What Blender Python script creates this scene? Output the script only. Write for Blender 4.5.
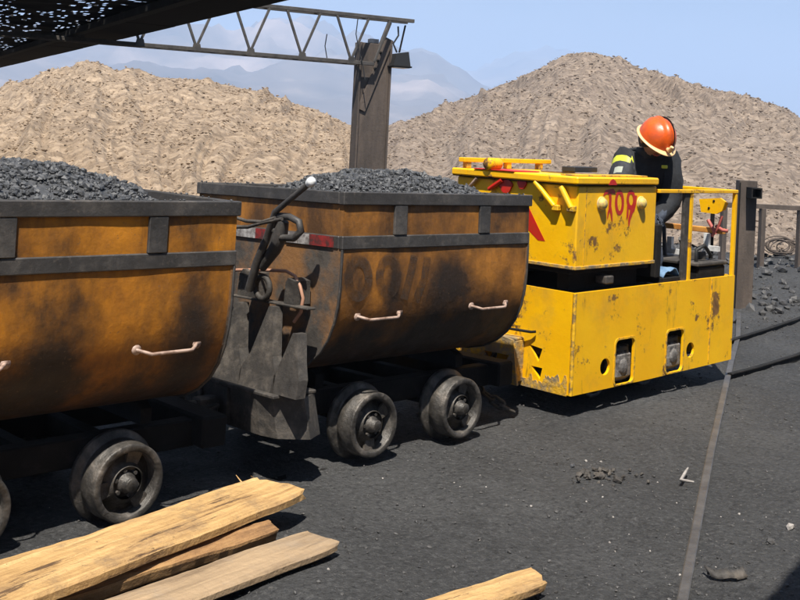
import bpy, bmesh, math, random
import numpy as np
from mathutils import Vector, Matrix, noise
from mathutils.geometry import tessellate_polygon

random.seed(7)
rng = np.random.default_rng(7)
scn = bpy.context.scene
for o in list(bpy.data.objects):
    bpy.data.objects.remove(o)
col = scn.collection

# ------------------------------------------------------------------ camera
CAM = Vector((-3.09046, -3.92596, 1.47633))
YAW, PITCH, ROLL, FPX, PPY = 0.7845, 0.01347, 0.05014, 1083.04, -179.43
Fv = Vector((math.cos(YAW)*math.cos(PITCH), math.sin(YAW)*math.cos(PITCH), math.sin(PITCH)))
Rv = Vector((math.sin(YAW), -math.cos(YAW), 0)); Uv = Rv.cross(Fv)
cr, sr = math.cos(ROLL), math.sin(ROLL)
# image x axis after roll: x' = x cr - y sr (y down), so rolled axes are:
Rc = Rv*cr + Uv*sr
Uc = Uv*cr - Rv*sr
cam = bpy.data.cameras.new("camera")
cam.sensor_fit = 'HORIZONTAL'; cam.sensor_width = 36.0
cam.lens = FPX/800*36.0
cam.shift_y = PPY/800
cam.clip_start = 0.05; cam.clip_end = 30000
camo = bpy.data.objects.new("camera", cam)
M = Matrix((Rc, Uc, -Fv)).transposed().to_4x4(); M.translation = CAM
camo.matrix_world = M
col.objects.link(camo); scn.camera = camo

def ray(x, y):
    a, b = x-400, y-300-PPY
    X = a*cr + b*sr; Y = -a*sr + b*cr
    return Fv + Rv*(X/FPX) - Uv*(Y/FPX)
def un(x, y, ax, v):
    d = ray(x, y); k = 'xyz'.index(ax)
    return CAM + d*((v-CAM[k])/d[k])
def dep(x, y, t): return CAM + ray(x, y)*t

# ------------------------------------------------------------------ light
SUN = Vector((-0.40, -0.33, 1.0)).normalized()      # towards the sun
w = bpy.data.worlds.new("World"); scn.world = w; w.use_nodes = True
nt = w.node_tree; nt.nodes.clear()
sky = nt.nodes.new('ShaderNodeTexSky'); sky.sky_type = 'NISHITA'; sky.sun_disc = False
sky.sun_elevation = math.asin(SUN.z); sky.sun_rotation = math.atan2(SUN.x, SUN.y)
sky.altitude = 1800; sky.air_density = 1.0; sky.dust_density = 1.3; sky.ozone_density = 1.3
bg = nt.nodes.new('ShaderNodeBackground'); bg.inputs[1].default_value = 0.05
out = nt.nodes.new('ShaderNodeOutputWorld')
# thin high cloud veil, everywhere alike
tc = nt.nodes.new('ShaderNodeTexCoord'); mp = nt.nodes.new('ShaderNodeMapping'); mp.inputs['Scale'].default_value = (2.2, 2.2, 7)
nz = nt.nodes.new('ShaderNodeTexNoise'); nz.inputs['Scale'].default_value = 2.3; nz.inputs['Detail'].default_value = 8; nz.inputs['Roughness'].default_value = 0.62
rp = nt.nodes.new('ShaderNodeValToRGB'); rp.color_ramp.elements[0].position = 0.40; rp.color_ramp.elements[1].position = 0.80
rp.color_ramp.elements[1].color = (0.55, 0.55, 0.55, 1)
mx = nt.nodes.new('ShaderNodeMixRGB'); mx.inputs[2].default_value = (6.0, 6.8, 7.8, 1)
nt.links.new(tc.outputs['Generated'], mp.inputs[0]); nt.links.new(mp.outputs[0], nz.inputs['Vector'])
nt.links.new(nz.outputs['Fac'], rp.inputs[0]); nt.links.new(rp.outputs[0], mx.inputs[0])
nt.links.new(sky.outputs[0], mx.inputs[1]); nt.links.new(mx.outputs[0], bg.inputs[0]); nt.links.new(bg.outputs[0], out.inputs[0])

sl = bpy.data.lights.new("sun", 'SUN'); sl.energy = 5.0; sl.angle = math.radians(0.55); sl.color = (1.0, 0.95, 0.87)
so = bpy.data.objects.new("sun", sl); so.rotation_euler = SUN.to_track_quat('Z', 'Y').to_euler(); so.location = (0, 0, 30)
col.objects.link(so)
scn.view_settings.view_transform = 'Standard'; scn.view_settings.look = 'None'
scn.view_settings.exposure = 0.95; scn.view_settings.gamma = 1.0; scn.view_settings.use_curve_mapping = False
scn.render.engine = 'CYCLES'
scn.cycles.use_denoising = True
scn.cycles.max_bounces = 6; scn.cycles.volume_bounces = 1
scn.cycles.use_fast_gi = False

# ------------------------------------------------------------------ materials
def mat(name, fn, rough=0.7, metal=0.0, bump=0.0, bscale=60, spec=0.5, coord='Object', bdist=0.01):
    m = bpy.data.materials.new(name); m.use_nodes = True
    t = m.node_tree; b = t.nodes['Principled BSDF']
    b.inputs['Roughness'].default_value = rough; b.inputs['Metallic'].default_value = metal
    b.inputs['Specular IOR Level'].default_value = spec
    c = t.nodes.new('ShaderNodeTexCoord').outputs[coord]
    H = NodeKit(t, c)
    r = fn(H)
    if isinstance(r, tuple) and len(r) == 2 and not isinstance(r[0], (int, float)):
        t.links.new(r[0], b.inputs['Base Color'])
        if r[1] is not None: t.links.new(r[1], b.inputs['Roughness'])
    elif isinstance(r, tuple): b.inputs['Base Color'].default_value = (*r, 1)
    else: t.links.new(r, b.inputs['Base Color'])
    if bump:
        bp = t.nodes.new('ShaderNodeBump'); bp.inputs['Strength'].default_value = bump; bp.inputs['Distance'].default_value = bdist
        t.links.new(H.noise(bscale, 6, 0.65), bp.inputs['Height']); t.links.new(bp.outputs[0], b.inputs['Normal'])
    return m
class NodeKit:
    def __init__(s, t, c): s.t, s.c = t, c
    def noise(s, scale, detail=5, rough=0.6, stretch=None, off=None, dist=0.0):
        n = s.t.nodes.new('ShaderNodeTexNoise'); n.inputs['Scale'].default_value = scale
        n.inputs['Detail'].default_value = detail; n.inputs['Roughness'].default_value = rough; n.inputs['Distortion'].default_value = dist
        v = s.c
        if stretch or off:
            mp = s.t.nodes.new('ShaderNodeMapping')
            if stretch: mp.inputs['Scale'].default_value = stretch
            if off: mp.inputs['Location'].default_value = off
            s.t.links.new(v, mp.inputs[0]); v = mp.outputs[0]
        s.t.links.new(v, n.inputs['Vector'])
        return n.outputs['Fac']
    def vor(s, scale, out='Color', rand=1.0):
        n = s.t.nodes.new('ShaderNodeTexVoronoi'); n.inputs['Scale'].default_value = scale; n.inputs['Randomness'].default_value = rand
        s.t.links.new(s.c, n.inputs['Vector']); return n.outputs[out]
    def ramp(s, fac, stops):
        r = s.t.nodes.new('ShaderNodeValToRGB'); e = r.color_ramp.elements
        while len(e) < len(stops): e.new(0.5)
        for k, (p, c) in enumerate(stops):
            e[k].position = p; e[k].color = (*c, 1) if isinstance(c, tuple) else (c, c, c, 1)
        s.t.links.new(fac, r.inputs[0]); return r.outputs[0]
    def mix(s, fac, a, b, mode='MIX'):
        m = s.t.nodes.new('ShaderNodeMixRGB'); m.blend_type = mode
        for k, v in ((0, fac), (1, a), (2, b)):
            if isinstance(v, (int, float)): m.inputs[k].default_value = v if k == 0 else (v, v, v, 1)
            elif isinstance(v, tuple): m.inputs[k].default_value = (*v, 1)
            else: s.t.links.new(v, m.inputs[k])
        return m.outputs[0]
    def sep(s, v, ch):
        n = s.t.nodes.new('ShaderNodeSeparateXYZ'); s.t.links.new(v, n.inputs[0]); return n.outputs[ch]
    def maprange(s, v, a, b):
        n = s.t.nodes.new('ShaderNodeMapRange'); n.inputs[1].default_value = a; n.inputs[2].default_value = b
        s.t.links.new(v, n.inputs[0]); return n.outputs[0]
    def normal_z(s):
        g = s.t.nodes.new('ShaderNodeNewGeometry'); return s.sep(g.outputs['Normal'], 2)

def wagon_paint(o1, o2, dust, off, soot_shade=()):
    def f(H):
        base = H.ramp(H.noise(3.2, 8, 0.62, off=off), [(0.25, o2), (0.42, tuple(0.6*x+0.4*y for x, y in zip(o1, o2))), (0.58, o1), (0.78, tuple(min(1, x*1.35) for x in o1))])
        grime = H.ramp(H.noise(2.4, 9, 0.68, stretch=(1, 1, 0.55), off=(off[1]+3, 1, off[0])), [(dust-0.10, 0.0), (dust+0.09, 0.85)])
        c = H.mix(grime, base, (0.030, 0.022, 0.017))
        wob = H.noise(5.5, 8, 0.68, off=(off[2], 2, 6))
        for (sx_, sz_, rx_, rz_) in soot_shade:      # soot blobs with ragged outlines, low ones also painting in the belly's shade
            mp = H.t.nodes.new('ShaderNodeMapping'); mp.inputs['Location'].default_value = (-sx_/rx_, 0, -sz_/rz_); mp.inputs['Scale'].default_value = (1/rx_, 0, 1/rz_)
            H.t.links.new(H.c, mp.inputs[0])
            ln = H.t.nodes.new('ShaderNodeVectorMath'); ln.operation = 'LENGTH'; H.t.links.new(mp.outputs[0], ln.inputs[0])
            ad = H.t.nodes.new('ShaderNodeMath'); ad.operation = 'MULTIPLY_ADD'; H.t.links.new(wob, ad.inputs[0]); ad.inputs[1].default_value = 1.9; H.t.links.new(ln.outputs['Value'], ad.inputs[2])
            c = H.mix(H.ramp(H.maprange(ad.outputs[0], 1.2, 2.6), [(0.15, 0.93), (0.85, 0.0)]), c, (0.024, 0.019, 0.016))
        streak = H.ramp(H.noise(9, 6, 0.7, stretch=(1, 1, 0.12), off=off), [(0.55, 0.0), (0.75, 0.6)])
        c = H.mix(streak, c, (0.07, 0.04, 0.02))
        spk = H.ramp(H.noise(70, 3, 0.7), [(0.62, 0.0), (0.72, 0.7)])
        c = H.mix(spk, c, (0.16, 0.09, 0.045))
        rgh = H.ramp(H.noise(6, 6, 0.7, off=off), [(0.3, 0.42), (0.7, 0.78)])
        return (c, rgh)
    return f
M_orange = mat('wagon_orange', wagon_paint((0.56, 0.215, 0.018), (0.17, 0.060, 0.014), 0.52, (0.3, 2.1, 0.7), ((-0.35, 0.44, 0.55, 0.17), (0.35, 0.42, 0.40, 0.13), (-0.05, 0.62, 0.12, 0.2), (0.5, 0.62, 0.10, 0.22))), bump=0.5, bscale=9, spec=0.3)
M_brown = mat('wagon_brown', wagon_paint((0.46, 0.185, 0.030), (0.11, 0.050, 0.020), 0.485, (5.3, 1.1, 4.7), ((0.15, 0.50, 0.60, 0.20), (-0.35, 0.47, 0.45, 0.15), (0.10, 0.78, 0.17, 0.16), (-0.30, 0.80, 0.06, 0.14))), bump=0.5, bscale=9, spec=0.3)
def dark_steel(H):
    c = H.ramp(H.noise(7, 7, 0.7), [(0.3, (0.028, 0.026, 0.024)), (0.55, (0.055, 0.050, 0.046)), (0.75, (0.12, 0.105, 0.09))])
    c = H.mix(H.ramp(H.noise(40, 4, 0.7), [(0.58, 0.0), (0.75, 0.6)]), c, (0.16, 0.13, 0.105))
    return (c, H.ramp(H.noise(11, 5, 0.7), [(0.3, 0.38), (0.7, 0.7)]))
M_dusty = mat('dusty_end_paint', lambda H: H.mix(H.ramp(H.noise(3.0, 8, 0.66, off=(2, 7, 1)), [(0.45, 0.0), (0.62, 0.9)]), H.ramp(H.noise(7, 7, 0.7), [(0.3, (0.035, 0.031, 0.027)), (0.6, (0.085, 0.072, 0.06)), (0.8, (0.14, 0.115, 0.09))]), (0.26, 0.12, 0.035)), rough=0.8, bump=0.4, bscale=30)
M_steel = mat('dark_steel', dark_steel, bump=0.25, bscale=45)
M_frame = mat('frame_steel', lambda H: H.ramp(H.noise(8, 7, 0.7), [(0.3, (0.008, 0.0076, 0.0072)), (0.55, (0.014, 0.013, 0.012)), (0.75, (0.034, 0.030, 0.027))]), rough=0.85, bump=0.4, bscale=40, spec=0.2)
M_cast = mat('cast_steel', lambda H: H.ramp(H.noise(9, 7, 0.7), [(0.28, (0.018, 0.016, 0.0145)), (0.5, (0.048, 0.042, 0.036)), (0.72, (0.14, 0.118, 0.096))]), rough=0.72, bump=0.5, bscale=30)
M_axle = mat('dusty_casting', lambda H: H.ramp(H.noise(22, 7, 0.75), [(0.3, (0.03, 0.028, 0.026)), (0.5, (0.15, 0.14, 0.13)), (0.75, (0.30, 0.28, 0.26))]), rough=0.85, bump=1.0, bscale=30)
M_wheel = mat('wheel_steel', lambda H: (H.ramp(H.noise(12, 6, 0.65), [(0.32, (0.020, 0.018, 0.016)), (0.52, (0.075, 0.067, 0.058)), (0.72, (0.20, 0.172, 0.145))]), H.ramp(H.noise(9, 4, 0.6), [(0.3, 0.35), (0.7, 0.6)])), metal=0.3, bump=0.7, bscale=26)
M_handle = mat('worn_handle', lambda H: H.ramp(H.noise(30, 4), [(0.35, (0.16, 0.09, 0.06)), (0.62, (0.46, 0.33, 0.26))]), rough=0.45)
def yellow(H):
    c = H.ramp(H.noise(2.1, 5, 0.6), [(0.3, (0.88, 0.43, 0.002)), (0.65, (0.95, 0.52, 0.003))])
    rust = H.ramp(H.noise(5.5, 10, 0.72), [(0.575, 0.0), (0.62, 1.0)])
    c = H.mix(rust, c, H.ramp(H.noise(30, 4), [(0.3, (0.10, 0.045, 0.015)), (0.7, (0.28, 0.14, 0.04))]))
    run = H.ramp(H.noise(11, 8, 0.75, stretch=(1, 1, 0.16)), [(0.60, 0.0), (0.68, 0.85)])
    c = H.mix(run, c, (0.22, 0.10, 0.02))
    dirt = H.ramp(H.noise(4, 8, 0.7, off=(3, 3, 3)), [(0.52, 0.0), (0.8, 0.5)])
    c = H.mix(dirt, c, (0.30, 0.19, 0.07))
    return (c, H.ramp(rust, [(0.0, 0.42), (1.0, 0.85)]))
M_yellow = mat('yellow_paint', yellow, bump=0.45, bscale=5, spec=0.35)
M_yedge = mat('yellow_worn', lambda H: H.mix(H.ramp(H.noise(14, 8, 0.72), [(0.48, 0.0), (0.58, 1.0)]), (0.80, 0.44, 0.008), (0.24, 0.15, 0.06)), rough=0.6, bump=0.6, bscale=35)
M_mud = mat('muddy_yellow', lambda H: H.mix(H.ramp(H.noise(13, 9, 0.72), [(0.40, 0.0), (0.56, 1.0)]), (0.70, 0.38, 0.012), (0.25, 0.19, 0.11)), rough=0.85, bump=1.0, bscale=30)
M_red = mat('red_paint', lambda H: H.mix(H.ramp(H.noise(20, 5), [(0.45, 0.0), (0.75, 0.6)]), (0.55, 0.016, 0.008), (0.32, 0.05, 0.01)), rough=0.45)
M_white = mat('white_paint', lambda H: H.mix(H.ramp(H.noise(22, 5), [(0.45, 0.0), (0.7, 0.8)]), (0.72, 0.72, 0.70), (0.30, 0.28, 0.26)), rough=0.6)
M_black = mat('black_rubber', lambda H: (0.02, 0.02, 0.02), rough=0.6)
M_soot = mat('faded_black_paint', lambda H: H.mix(H.ramp(H.noise(14, 6, 0.7), [(0.40, 0.0), (0.62, 1.0)]), (0.05, 0.034, 0.025), (0.10, 0.055, 0.028)), rough=0.7)
_t = M_soot.node_tree; _k = NodeKit(_t, [n for n in _t.nodes if n.type == 'TEX_COORD'][0].outputs['Object'])
_t.links.new(_k.ramp(_k.noise(11, 7, 0.72, off=(1, 4, 2)), [(0.38, 0.08), (0.62, 0.72)]), _t.nodes['Principled BSDF'].inputs['Alpha'])
M_tapew = mat('tape_white', lambda H: H.mix(H.ramp(H.noise(35, 5, 0.7), [(0.38, 0.0), (0.58, 0.92)]), (0.45, 0.43, 0.41), (0.14, 0.12, 0.11)), rough=0.5)
M_taper = mat('tape_red', lambda H: H.mix(H.ramp(H.noise(35, 5, 0.7), [(0.42, 0.0), (0.62, 0.95)]), (0.26, 0.02, 0.018), (0.06, 0.025, 0.022)), rough=0.6)
M_cable = mat('copper_cable', lambda H: (0.42, 0.22, 0.14), rough=0.5)
M_hose = mat('red_hose', lambda H: (0.42, 0.10, 0.08), rough=0.5)
M_blue = mat('blue_cloth', lambda H: H.ramp(H.noise(18, 5), [(0.3, (0.08, 0.16, 0.28)), (0.7, (0.2, 0.32, 0.46))]), rough=0.9, bump=0.5)
M_orangebeam = mat('orange_beam', lambda H: H.ramp(H.noise(9, 6), [(0.3, (0.30, 0.10, 0.02)), (0.7, (0.70, 0.33, 0.06))]), rough=0.7)
M_bolt = mat('bolt_yellow', lambda H: H.mix(H.ramp(H.noise(50, 5), [(0.4, 0.0), (0.6, 0.9)]), (0.85, 0.60, 0.12), (0.45, 0.33, 0.16)), rough=0.6)
M_post = mat('rusty_post', lambda H: H.ramp(H.noise(5, 7, 0.7, stretch=(1, 1, 0.25)), [(0.3, (0.045, 0.036, 0.030)), (0.6, (0.11, 0.083, 0.065)), (0.8, (0.17, 0.13, 0.10))]), rough=0.8, bump=0.4, bscale=25)
M_timber = mat('weathered_timber', lambda H: H.ramp(H.noise(14, 7, 0.7, stretch=(1, 1, 0.08)), [(0.3, (0.10, 0.078, 0.062)), (0.7, (0.25, 0.205, 0.17))]), rough=0.9, bump=0.7, bscale=30)
def coal_ground(H):
    c = H.ramp(H.noise(0.55, 8, 0.66), [(0.30, (0.034, 0.0337, 0.0335)), (0.5, (0.052, 0.0515, 0.0513)), (0.72, (0.080, 0.079, 0.0782))])
    c = H.mix(H.ramp(H.noise(2.1, 7, 0.7, off=(5, 1, 0)), [(0.52, 0.0), (0.72, 0.5)]), c, (0.022, 0.0217, 0.0215))
    c = H.mix(H.ramp(H.noise(48, 6, 0.8), [(0.50, 0.0), (0.70, 0.75)]), c, (0.14, 0.137, 0.134))
    c = H.mix(H.ramp(H.noise(36, 7, 0.82, off=(9, 2, 5)), [(0.50, 0.0), (0.66, 0.8)]), c, (0.010, 0.010, 0.010))
    c = H.mix(H.ramp(H.vor(42, 'Distance'), [(0.06, 0.6), (0.16, 0.0)]), c, (0.012, 0.012, 0.012))
    sp = H.ramp(H.noise(55, 2, 0.5, off=(4, 4, 4)), [(0.74, 0.0), (0.76, 1.0)])
    return H.mix(sp, c, (0.17, 0.16, 0.15))
M_ground = mat('coal_ground', coal_ground, rough=0.85, bump=1.0, bscale=30, spec=0.3, bdist=0.035)
M_coal = mat('coal_lump', lambda H: H.ramp(H.noise(30, 4, 0.6), [(0.3, (0.034, 0.0345, 0.0355)), (0.7, (0.080, 0.081, 0.084))]), rough=0.52, bump=0.3, bscale=90, spec=0.6)
M_crumb = mat('coal_crumb', lambda H: H.ramp(H.noise(7, 4, 0.6), [(0.3, (0.03, 0.029, 0.028)), (0.7, (0.085, 0.08, 0.076))]), rough=0.6)
M_chip = mat('pale_chip', lambda H: H.ramp(H.noise(9, 4, 0.6), [(0.3, (0.16, 0.14, 0.125)), (0.7, (0.50, 0.46, 0.42))]), rough=0.8)
def heap(H, a, b, c_):
    c = H.ramp(H.noise(0.085, 10, 0.7), [(0.36, a), (0.5, b), (0.62, c_)])
    c = H.mix(0.65, c, H.ramp(H.sep(H.vor(4.5, 'Color'), 0), [(0.0, tuple(x*0.62 for x in a)), (0.5, b), (1.0, tuple(min(1, x*1.35) for x in c_))]))
    c = H.mix(0.40, c, H.ramp(H.noise(2.6, 8, 0.75), [(0.34, tuple(x*0.45 for x in a)), (0.5, b), (0.66, tuple(min(1, x*1.25) for x in c_))]))
    return c
M_heapL = mat('heap_sandy', lambda H: heap(H, (0.15, 0.102, 0.062), (0.245, 0.175, 0.112), (0.37, 0.28, 0.192)), rough=0.95, bump=1.0, bscale=2.2, bdist=0.12)
M_heapR = mat('heap_grey', lambda H: heap(H, (0.118, 0.086, 0.064), (0.19, 0.143, 0.105), (0.295, 0.23, 0.172)), rough=0.95, bump=1.0, bscale=2.2, bdist=0.12)
M_mount = mat('mountain_rock', lambda H: H.ramp(H.noise(0.0032, 9, 0.62), [(0.34, (0.08, 0.075, 0.075)), (0.5, (0.17, 0.145, 0.13)), (0.66, (0.42, 0.33, 0.28))]), rough=0.95)
def wood(H):
    g = H.noise(34, 8, 0.78, stretch=(0.05, 1, 1.6), dist=0.35)
    c = H.ramp(g, [(0.32, (0.24, 0.13, 0.048)), (0.44, (0.42, 0.25, 0.095)), (0.56, (0.55, 0.345, 0.14)), (0.74, (0.64, 0.44, 0.20))])
    blot = H.ramp(H.noise(6, 8, 0.72, stretch=(0.4, 1, 1)), [(0.50, 0.0), (0.66, 0.8)])
    c = H.mix(blot, c, (0.24, 0.14, 0.065))
    c = H.mix(H.ramp(H.noise(19, 7, 0.75, stretch=(0.10, 1, 1)), [(0.59, 0.0), (0.64, 0.9)]), c, (0.07, 0.035, 0.016))
    c = H.mix(H.ramp(H.noise(9, 9, 0.78, off=(2, 8, 3)), [(0.52, 0.0), (0.72, 0.7)]), c, (0.14, 0.10, 0.065))
    c = H.mix(H.ramp(H.noise(34, 3, 0.6, off=(7, 1, 1)), [(0.70, 0.0), (0.74, 0.9)]), c, (0.05, 0.03, 0.018))
    return c
M_wood = mat('sawn_wood', wood, rough=0.75, bump=0.9, bscale=26)
def bark(H):
    return H.ramp(H.noise(18, 7, 0.75, stretch=(0.15, 1, 1)), [(0.3, (0.08, 0.04, 0.018)), (0.5, (0.28, 0.15, 0.06)), (0.75, (0.50, 0.30, 0.12))])
M_wood2 = mat('rough_slab_wood', bark, rough=0.9, bump=1.0, bscale=22)
def greywood(H):
    c = H.ramp(H.noise(24, 6, 0.7, stretch=(0.09, 1, 1.6), dist=0.5), [(0.30, (0.15, 0.10, 0.058)), (0.48, (0.31, 0.215, 0.125)), (0.75, (0.46, 0.32, 0.185))])
    return H.mix(H.ramp(H.noise(5, 8, 0.7), [(0.5, 0.0), (0.75, 0.6)]), c, (0.27, 0.22, 0.17))
M_wood3 = mat('grey_wood', greywood, rough=0.85, bump=0.9, bscale=24)
M_roof = mat('black_sheeting', lambda H: (0.008, 0.008, 0.008), rough=0.9, bump=0.4, bscale=10, spec=0.1)
M_truss = mat('truss_steel', lambda H: H.ramp(H.noise(9, 6, 0.7), [(0.3, (0.03, 0.028, 0.026)), (0.7, (0.11, 0.095, 0.08))]), rough=0.6)
M_sheet = mat('grey_sheet', lambda H: H.ramp(H.noise(2, 6), [(0.3, (0.18, 0.18, 0.18)), (0.7, (0.3, 0.3, 0.3))]), rough=0.6)
M_helmet = mat('orange_plastic', lambda H: H.ramp(H.noise(12, 5, 0.7), [(0.35, (0.50, 0.075, 0.012)), (0.55, (0.70, 0.10, 0.008)), (0.75, (0.74, 0.14, 0.02))]), rough=0.36, bump=0.15, bscale=18)
M_brim = mat('cream_brim', lambda H: (0.80, 0.52, 0.25), rough=0.4)
M_jacket = mat('dark_jacket', lambda H: H.ramp(H.noise(16, 6, 0.7), [(0.3, (0.008, 0.009, 0.011)), (0.7, (0.022, 0.024, 0.028))]), rough=0.85, bump=0.6, bscale=22)
M_trouser = mat('blue_trousers', lambda H: H.ramp(H.noise(14, 6, 0.7), [(0.3, (0.02, 0.026, 0.04)), (0.7, (0.07, 0.085, 0.115))]), rough=0.9, bump=0.6, bscale=22)
M_skin = mat('skin', lambda H: H.ramp(H.noise(20, 4), [(0.3, (0.30, 0.16, 0.10)), (0.7, (0.42, 0.24, 0.16))]), rough=0.55)
M_hair = mat('hair', lambda H: (0.012, 0.01, 0.009), rough=0.6)
M_hivis = mat('hivis_yellow', lambda H: (0.62, 0.66, 0.05), rough=0.5)
M_silver = mat('reflective_silver', lambda H: (0.42, 0.45, 0.36), rough=0.35)
M_sleeve = mat('grey_sleeve', lambda H: H.ramp(H.noise(16, 6, 0.7), [(0.3, (0.02, 0.022, 0.026)), (0.7, (0.05, 0.054, 0.062))]), rough=0.85, bump=0.6, bscale=22)
M_glass = mat('lamp_glass', lambda H: (0.10, 0.11, 0.12), rough=0.15)

# ------------------------------------------------------------------ mesh kit
class MB:
    def __init__(s): s.v, s.f, s.sm = [], [], []
    def add(s, vs, fs, smooth=False):
        n = len(s.v); s.v += [tuple(v) for v in vs]
        for f in fs: s.f.append(tuple(i+n for i in f)); s.sm.append(smooth)
        return s
    def box(s, a, b, ch=0.0, R=None, o=(0, 0, 0)):
        """chamfered box from corner a to corner b, optional rotation R about o"""
        a, b = Vector(a), Vector(b); c = (a+b)/2; h = (b-a)/2
        vs, fs = [], []
        if ch <= 0:
            vs = [Vector((sx*h.x, sy*h.y, sz*h.z)) for sx in (-1, 1) for sy in (-1, 1) for sz in (-1, 1)]
            fs = [(0, 1, 3, 2), (4, 6, 7, 5), (0, 4, 5, 1), (2, 3, 7, 6), (0, 2, 6, 4), (1, 5, 7, 3)]
        else:
            bm = bmesh.new(); bmesh.ops.create_cube(bm, size=1)
            for v in bm.verts: v.co = Vector((v.co.x*2*h.x, v.co.y*2*h.y, v.co.z*2*h.z))
            bmesh.ops.bevel(bm, geom=list(bm.edges), offset=min(ch, min(h)*0.9), segments=1, affect='EDGES')
            bm.verts.index_update()
            vs = [v.co.copy() for v in bm.verts]; fs = [tuple(v.index for v in f.verts) for f in bm.faces]; bm.free()
        vs = [v+c for v in vs]
        if R is not None:
            o = Vector(o); vs = [R @ (v-o) + o for v in vs]
        return s.add(vs, fs)
    def bar(s, p, q, wd, th, up=(0, 0, 1), ch=0.003):
        """rectangular bar from p to q: wd across, th along up"""
        p, q = Vector(p), Vector(q); d = (q-p); L = d.length; d.normalize()
        up = Vector(up); y = up.cross(d)
        if y.length < 1e-4: y = Vector((1, 0, 0)).cross(d)
        y.normalize(); z = d.cross(y)
        R = Matrix((d, y, z)).transposed()
        t = MB().box((0, -wd/2, -th/2), (L, wd/2, th/2), ch)
        return s.add([R @ Vector(v) + p for v in t.v], t.f)
    def tube(s, pts, r, n=8, caps=True):
        pts = [Vector(p) for p in pts]; rs = r if isinstance(r, (list, tuple)) else [r]*len(pts)
        base = len(s.v); prev = None; ring = []
        for k, p in enumerate(pts):
            d = (pts[min(k+1, len(pts)-1)] - pts[max(k-1, 0)]).normalized()
            if prev is None:
                a = Vector((0, 0, 1)) if abs(d.z) < 0.9 else Vector((1, 0, 0))
                x = d.cross(a).normalized()
            else: x = (prev - d*prev.dot(d)).normalized()
            prev = x; y = d.cross(x)
            ring.append([p + (x*math.cos(2*math.pi*j/n) + y*math.sin(2*math.pi*j/n))*rs[k] for j in range(n)])
        vs = [v for rg in ring for v in rg]; fs = []
        for k in range(len(pts)-1):
            for j in range(n):
                fs.append((k*n+j, k*n+(j+1) % n, (k+1)*n+(j+1) % n, (k+1)*n+j))
        s.add(vs, fs, True)
        if caps: s.add(ring[0], [tuple(range(n))[::-1]]); s.add(ring[-1], [tuple(range(n))])
        return s
    def lathe(s, prof, n=40, axis='y', o=(0, 0, 0), smooth=True):
        """prof: list of (r, h) revolved round an axis through o"""
        o = Vector(o); vs, fs = [], []
        for r, h in prof:
            for j in range(n):
                a = 2*math.pi*j/n; c_, s_ = r*math.cos(a), r*math.sin(a)
                vs.append(o + (Vector((c_, h, s_)) if axis == 'y' else Vector((h, c_, s_)) if axis == 'x' else Vector((c_, s_, h))))
        for k in range(len(prof)-1):
            for j in range(n):
                fs.append((k*n+j, k*n+(j+1) % n, (k+1)*n+(j+1) % n, (k+1)*n+j))
        return s.add(vs, fs, smooth)
    def prism(s, loops, fn, t):
        """loops: outer loop then holes, 2D; fn(u, v, w) -> 3D; between w=0 and w=t"""
        flat = [p for l in loops for p in l]
        tris = tessellate_polygon([[Vector((u, v, 0)) for u, v in l] for l in loops])
        n = len(flat)
        vs = [fn(u, v, 0) for u, v in flat] + [fn(u, v, t) for u, v in flat]
        fs = [tuple(tr) for tr in tris] + [tuple(i+n for i in tr[::-1]) for tr in tris]
        s.add(vs, fs)
        k = 0
        for l in loops:
            m = len(l); vv = [fn(u, v, 0) for u, v in l] + [fn(u, v, t) for u, v in l]
            s.add(vv, [(i, (i+1) % m, (i+1) % m + m, i+m) for i in range(m)]); k += m
        return s
    def ribbon(s, pts, wd, nrm, th=0.0012):
        """flat painted stroke through pts"""
        pts = [Vector(p) for p in pts]; nrm = Vector(nrm).normalized(); L, Rr = [], []
        for k, p in enumerate(pts):
            d = (pts[min(k+1, len(pts)-1)] - pts[max(k-1, 0)]).normalized(); q = d.cross(nrm)
            ww = wd[k] if isinstance(wd, list) else wd
            L.append(p+q*ww/2+nrm*th); Rr.append(p-q*ww/2+nrm*th)
        n = len(pts)
        return s.add(L+Rr, [(k, k+1, n+k+1, n+k) for k in range(n-1)])
    def build(s, name, m, parent=None, loc=None, rot=None, recalc=True):
        me = bpy.data.meshes.new(name); me.from_pydata(s.v, [], s.f); me.update()
        if recalc: bm = bmesh.new(); bm.from_mesh(me); bmesh.ops.recalc_face_normals(bm, faces=bm.faces); bm.to_mesh(me); bm.free()
        me.polygons.foreach_set('use_smooth', s.sm); me.materials.append(m)
        o = bpy.data.objects.new(name, me); col.objects.link(o)
        if parent: o.parent = parent
        if loc is not None: o.location = loc
        if rot is not None: o.rotation_euler = rot
        return o
def place(name, me, parent=None, loc=(0, 0, 0), rot=(0, 0, 0)):
    o = bpy.data.objects.new(name, me); col.objects.link(o); o.parent = parent; o.location = loc; o.rotation_euler = rot
    return o
def empty(name, loc=(0, 0, 0), rot=(0, 0, 0)):
    o = bpy.data.objects.new(name, None); o.empty_display_size = 0.1; col.objects.link(o); o.location = loc; o.rotation_euler = rot
    return o
def tag(o, label=None, cat=None, group=None, kind=None):
    if label: o['label'] = label
    if cat: o['category'] = cat
    if group: o['group'] = group
    if kind: o['kind'] = kind
    return o
def fbm(x, y, z, oct=4, lac=2.0, gain=0.5):
    a, s, f = 1.0, 0.0, 1.0
    for _ in range(oct):
        s += a*noise.noise((x*f, y*f, z*f)); a *= gain; f *= lac
    return s

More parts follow.
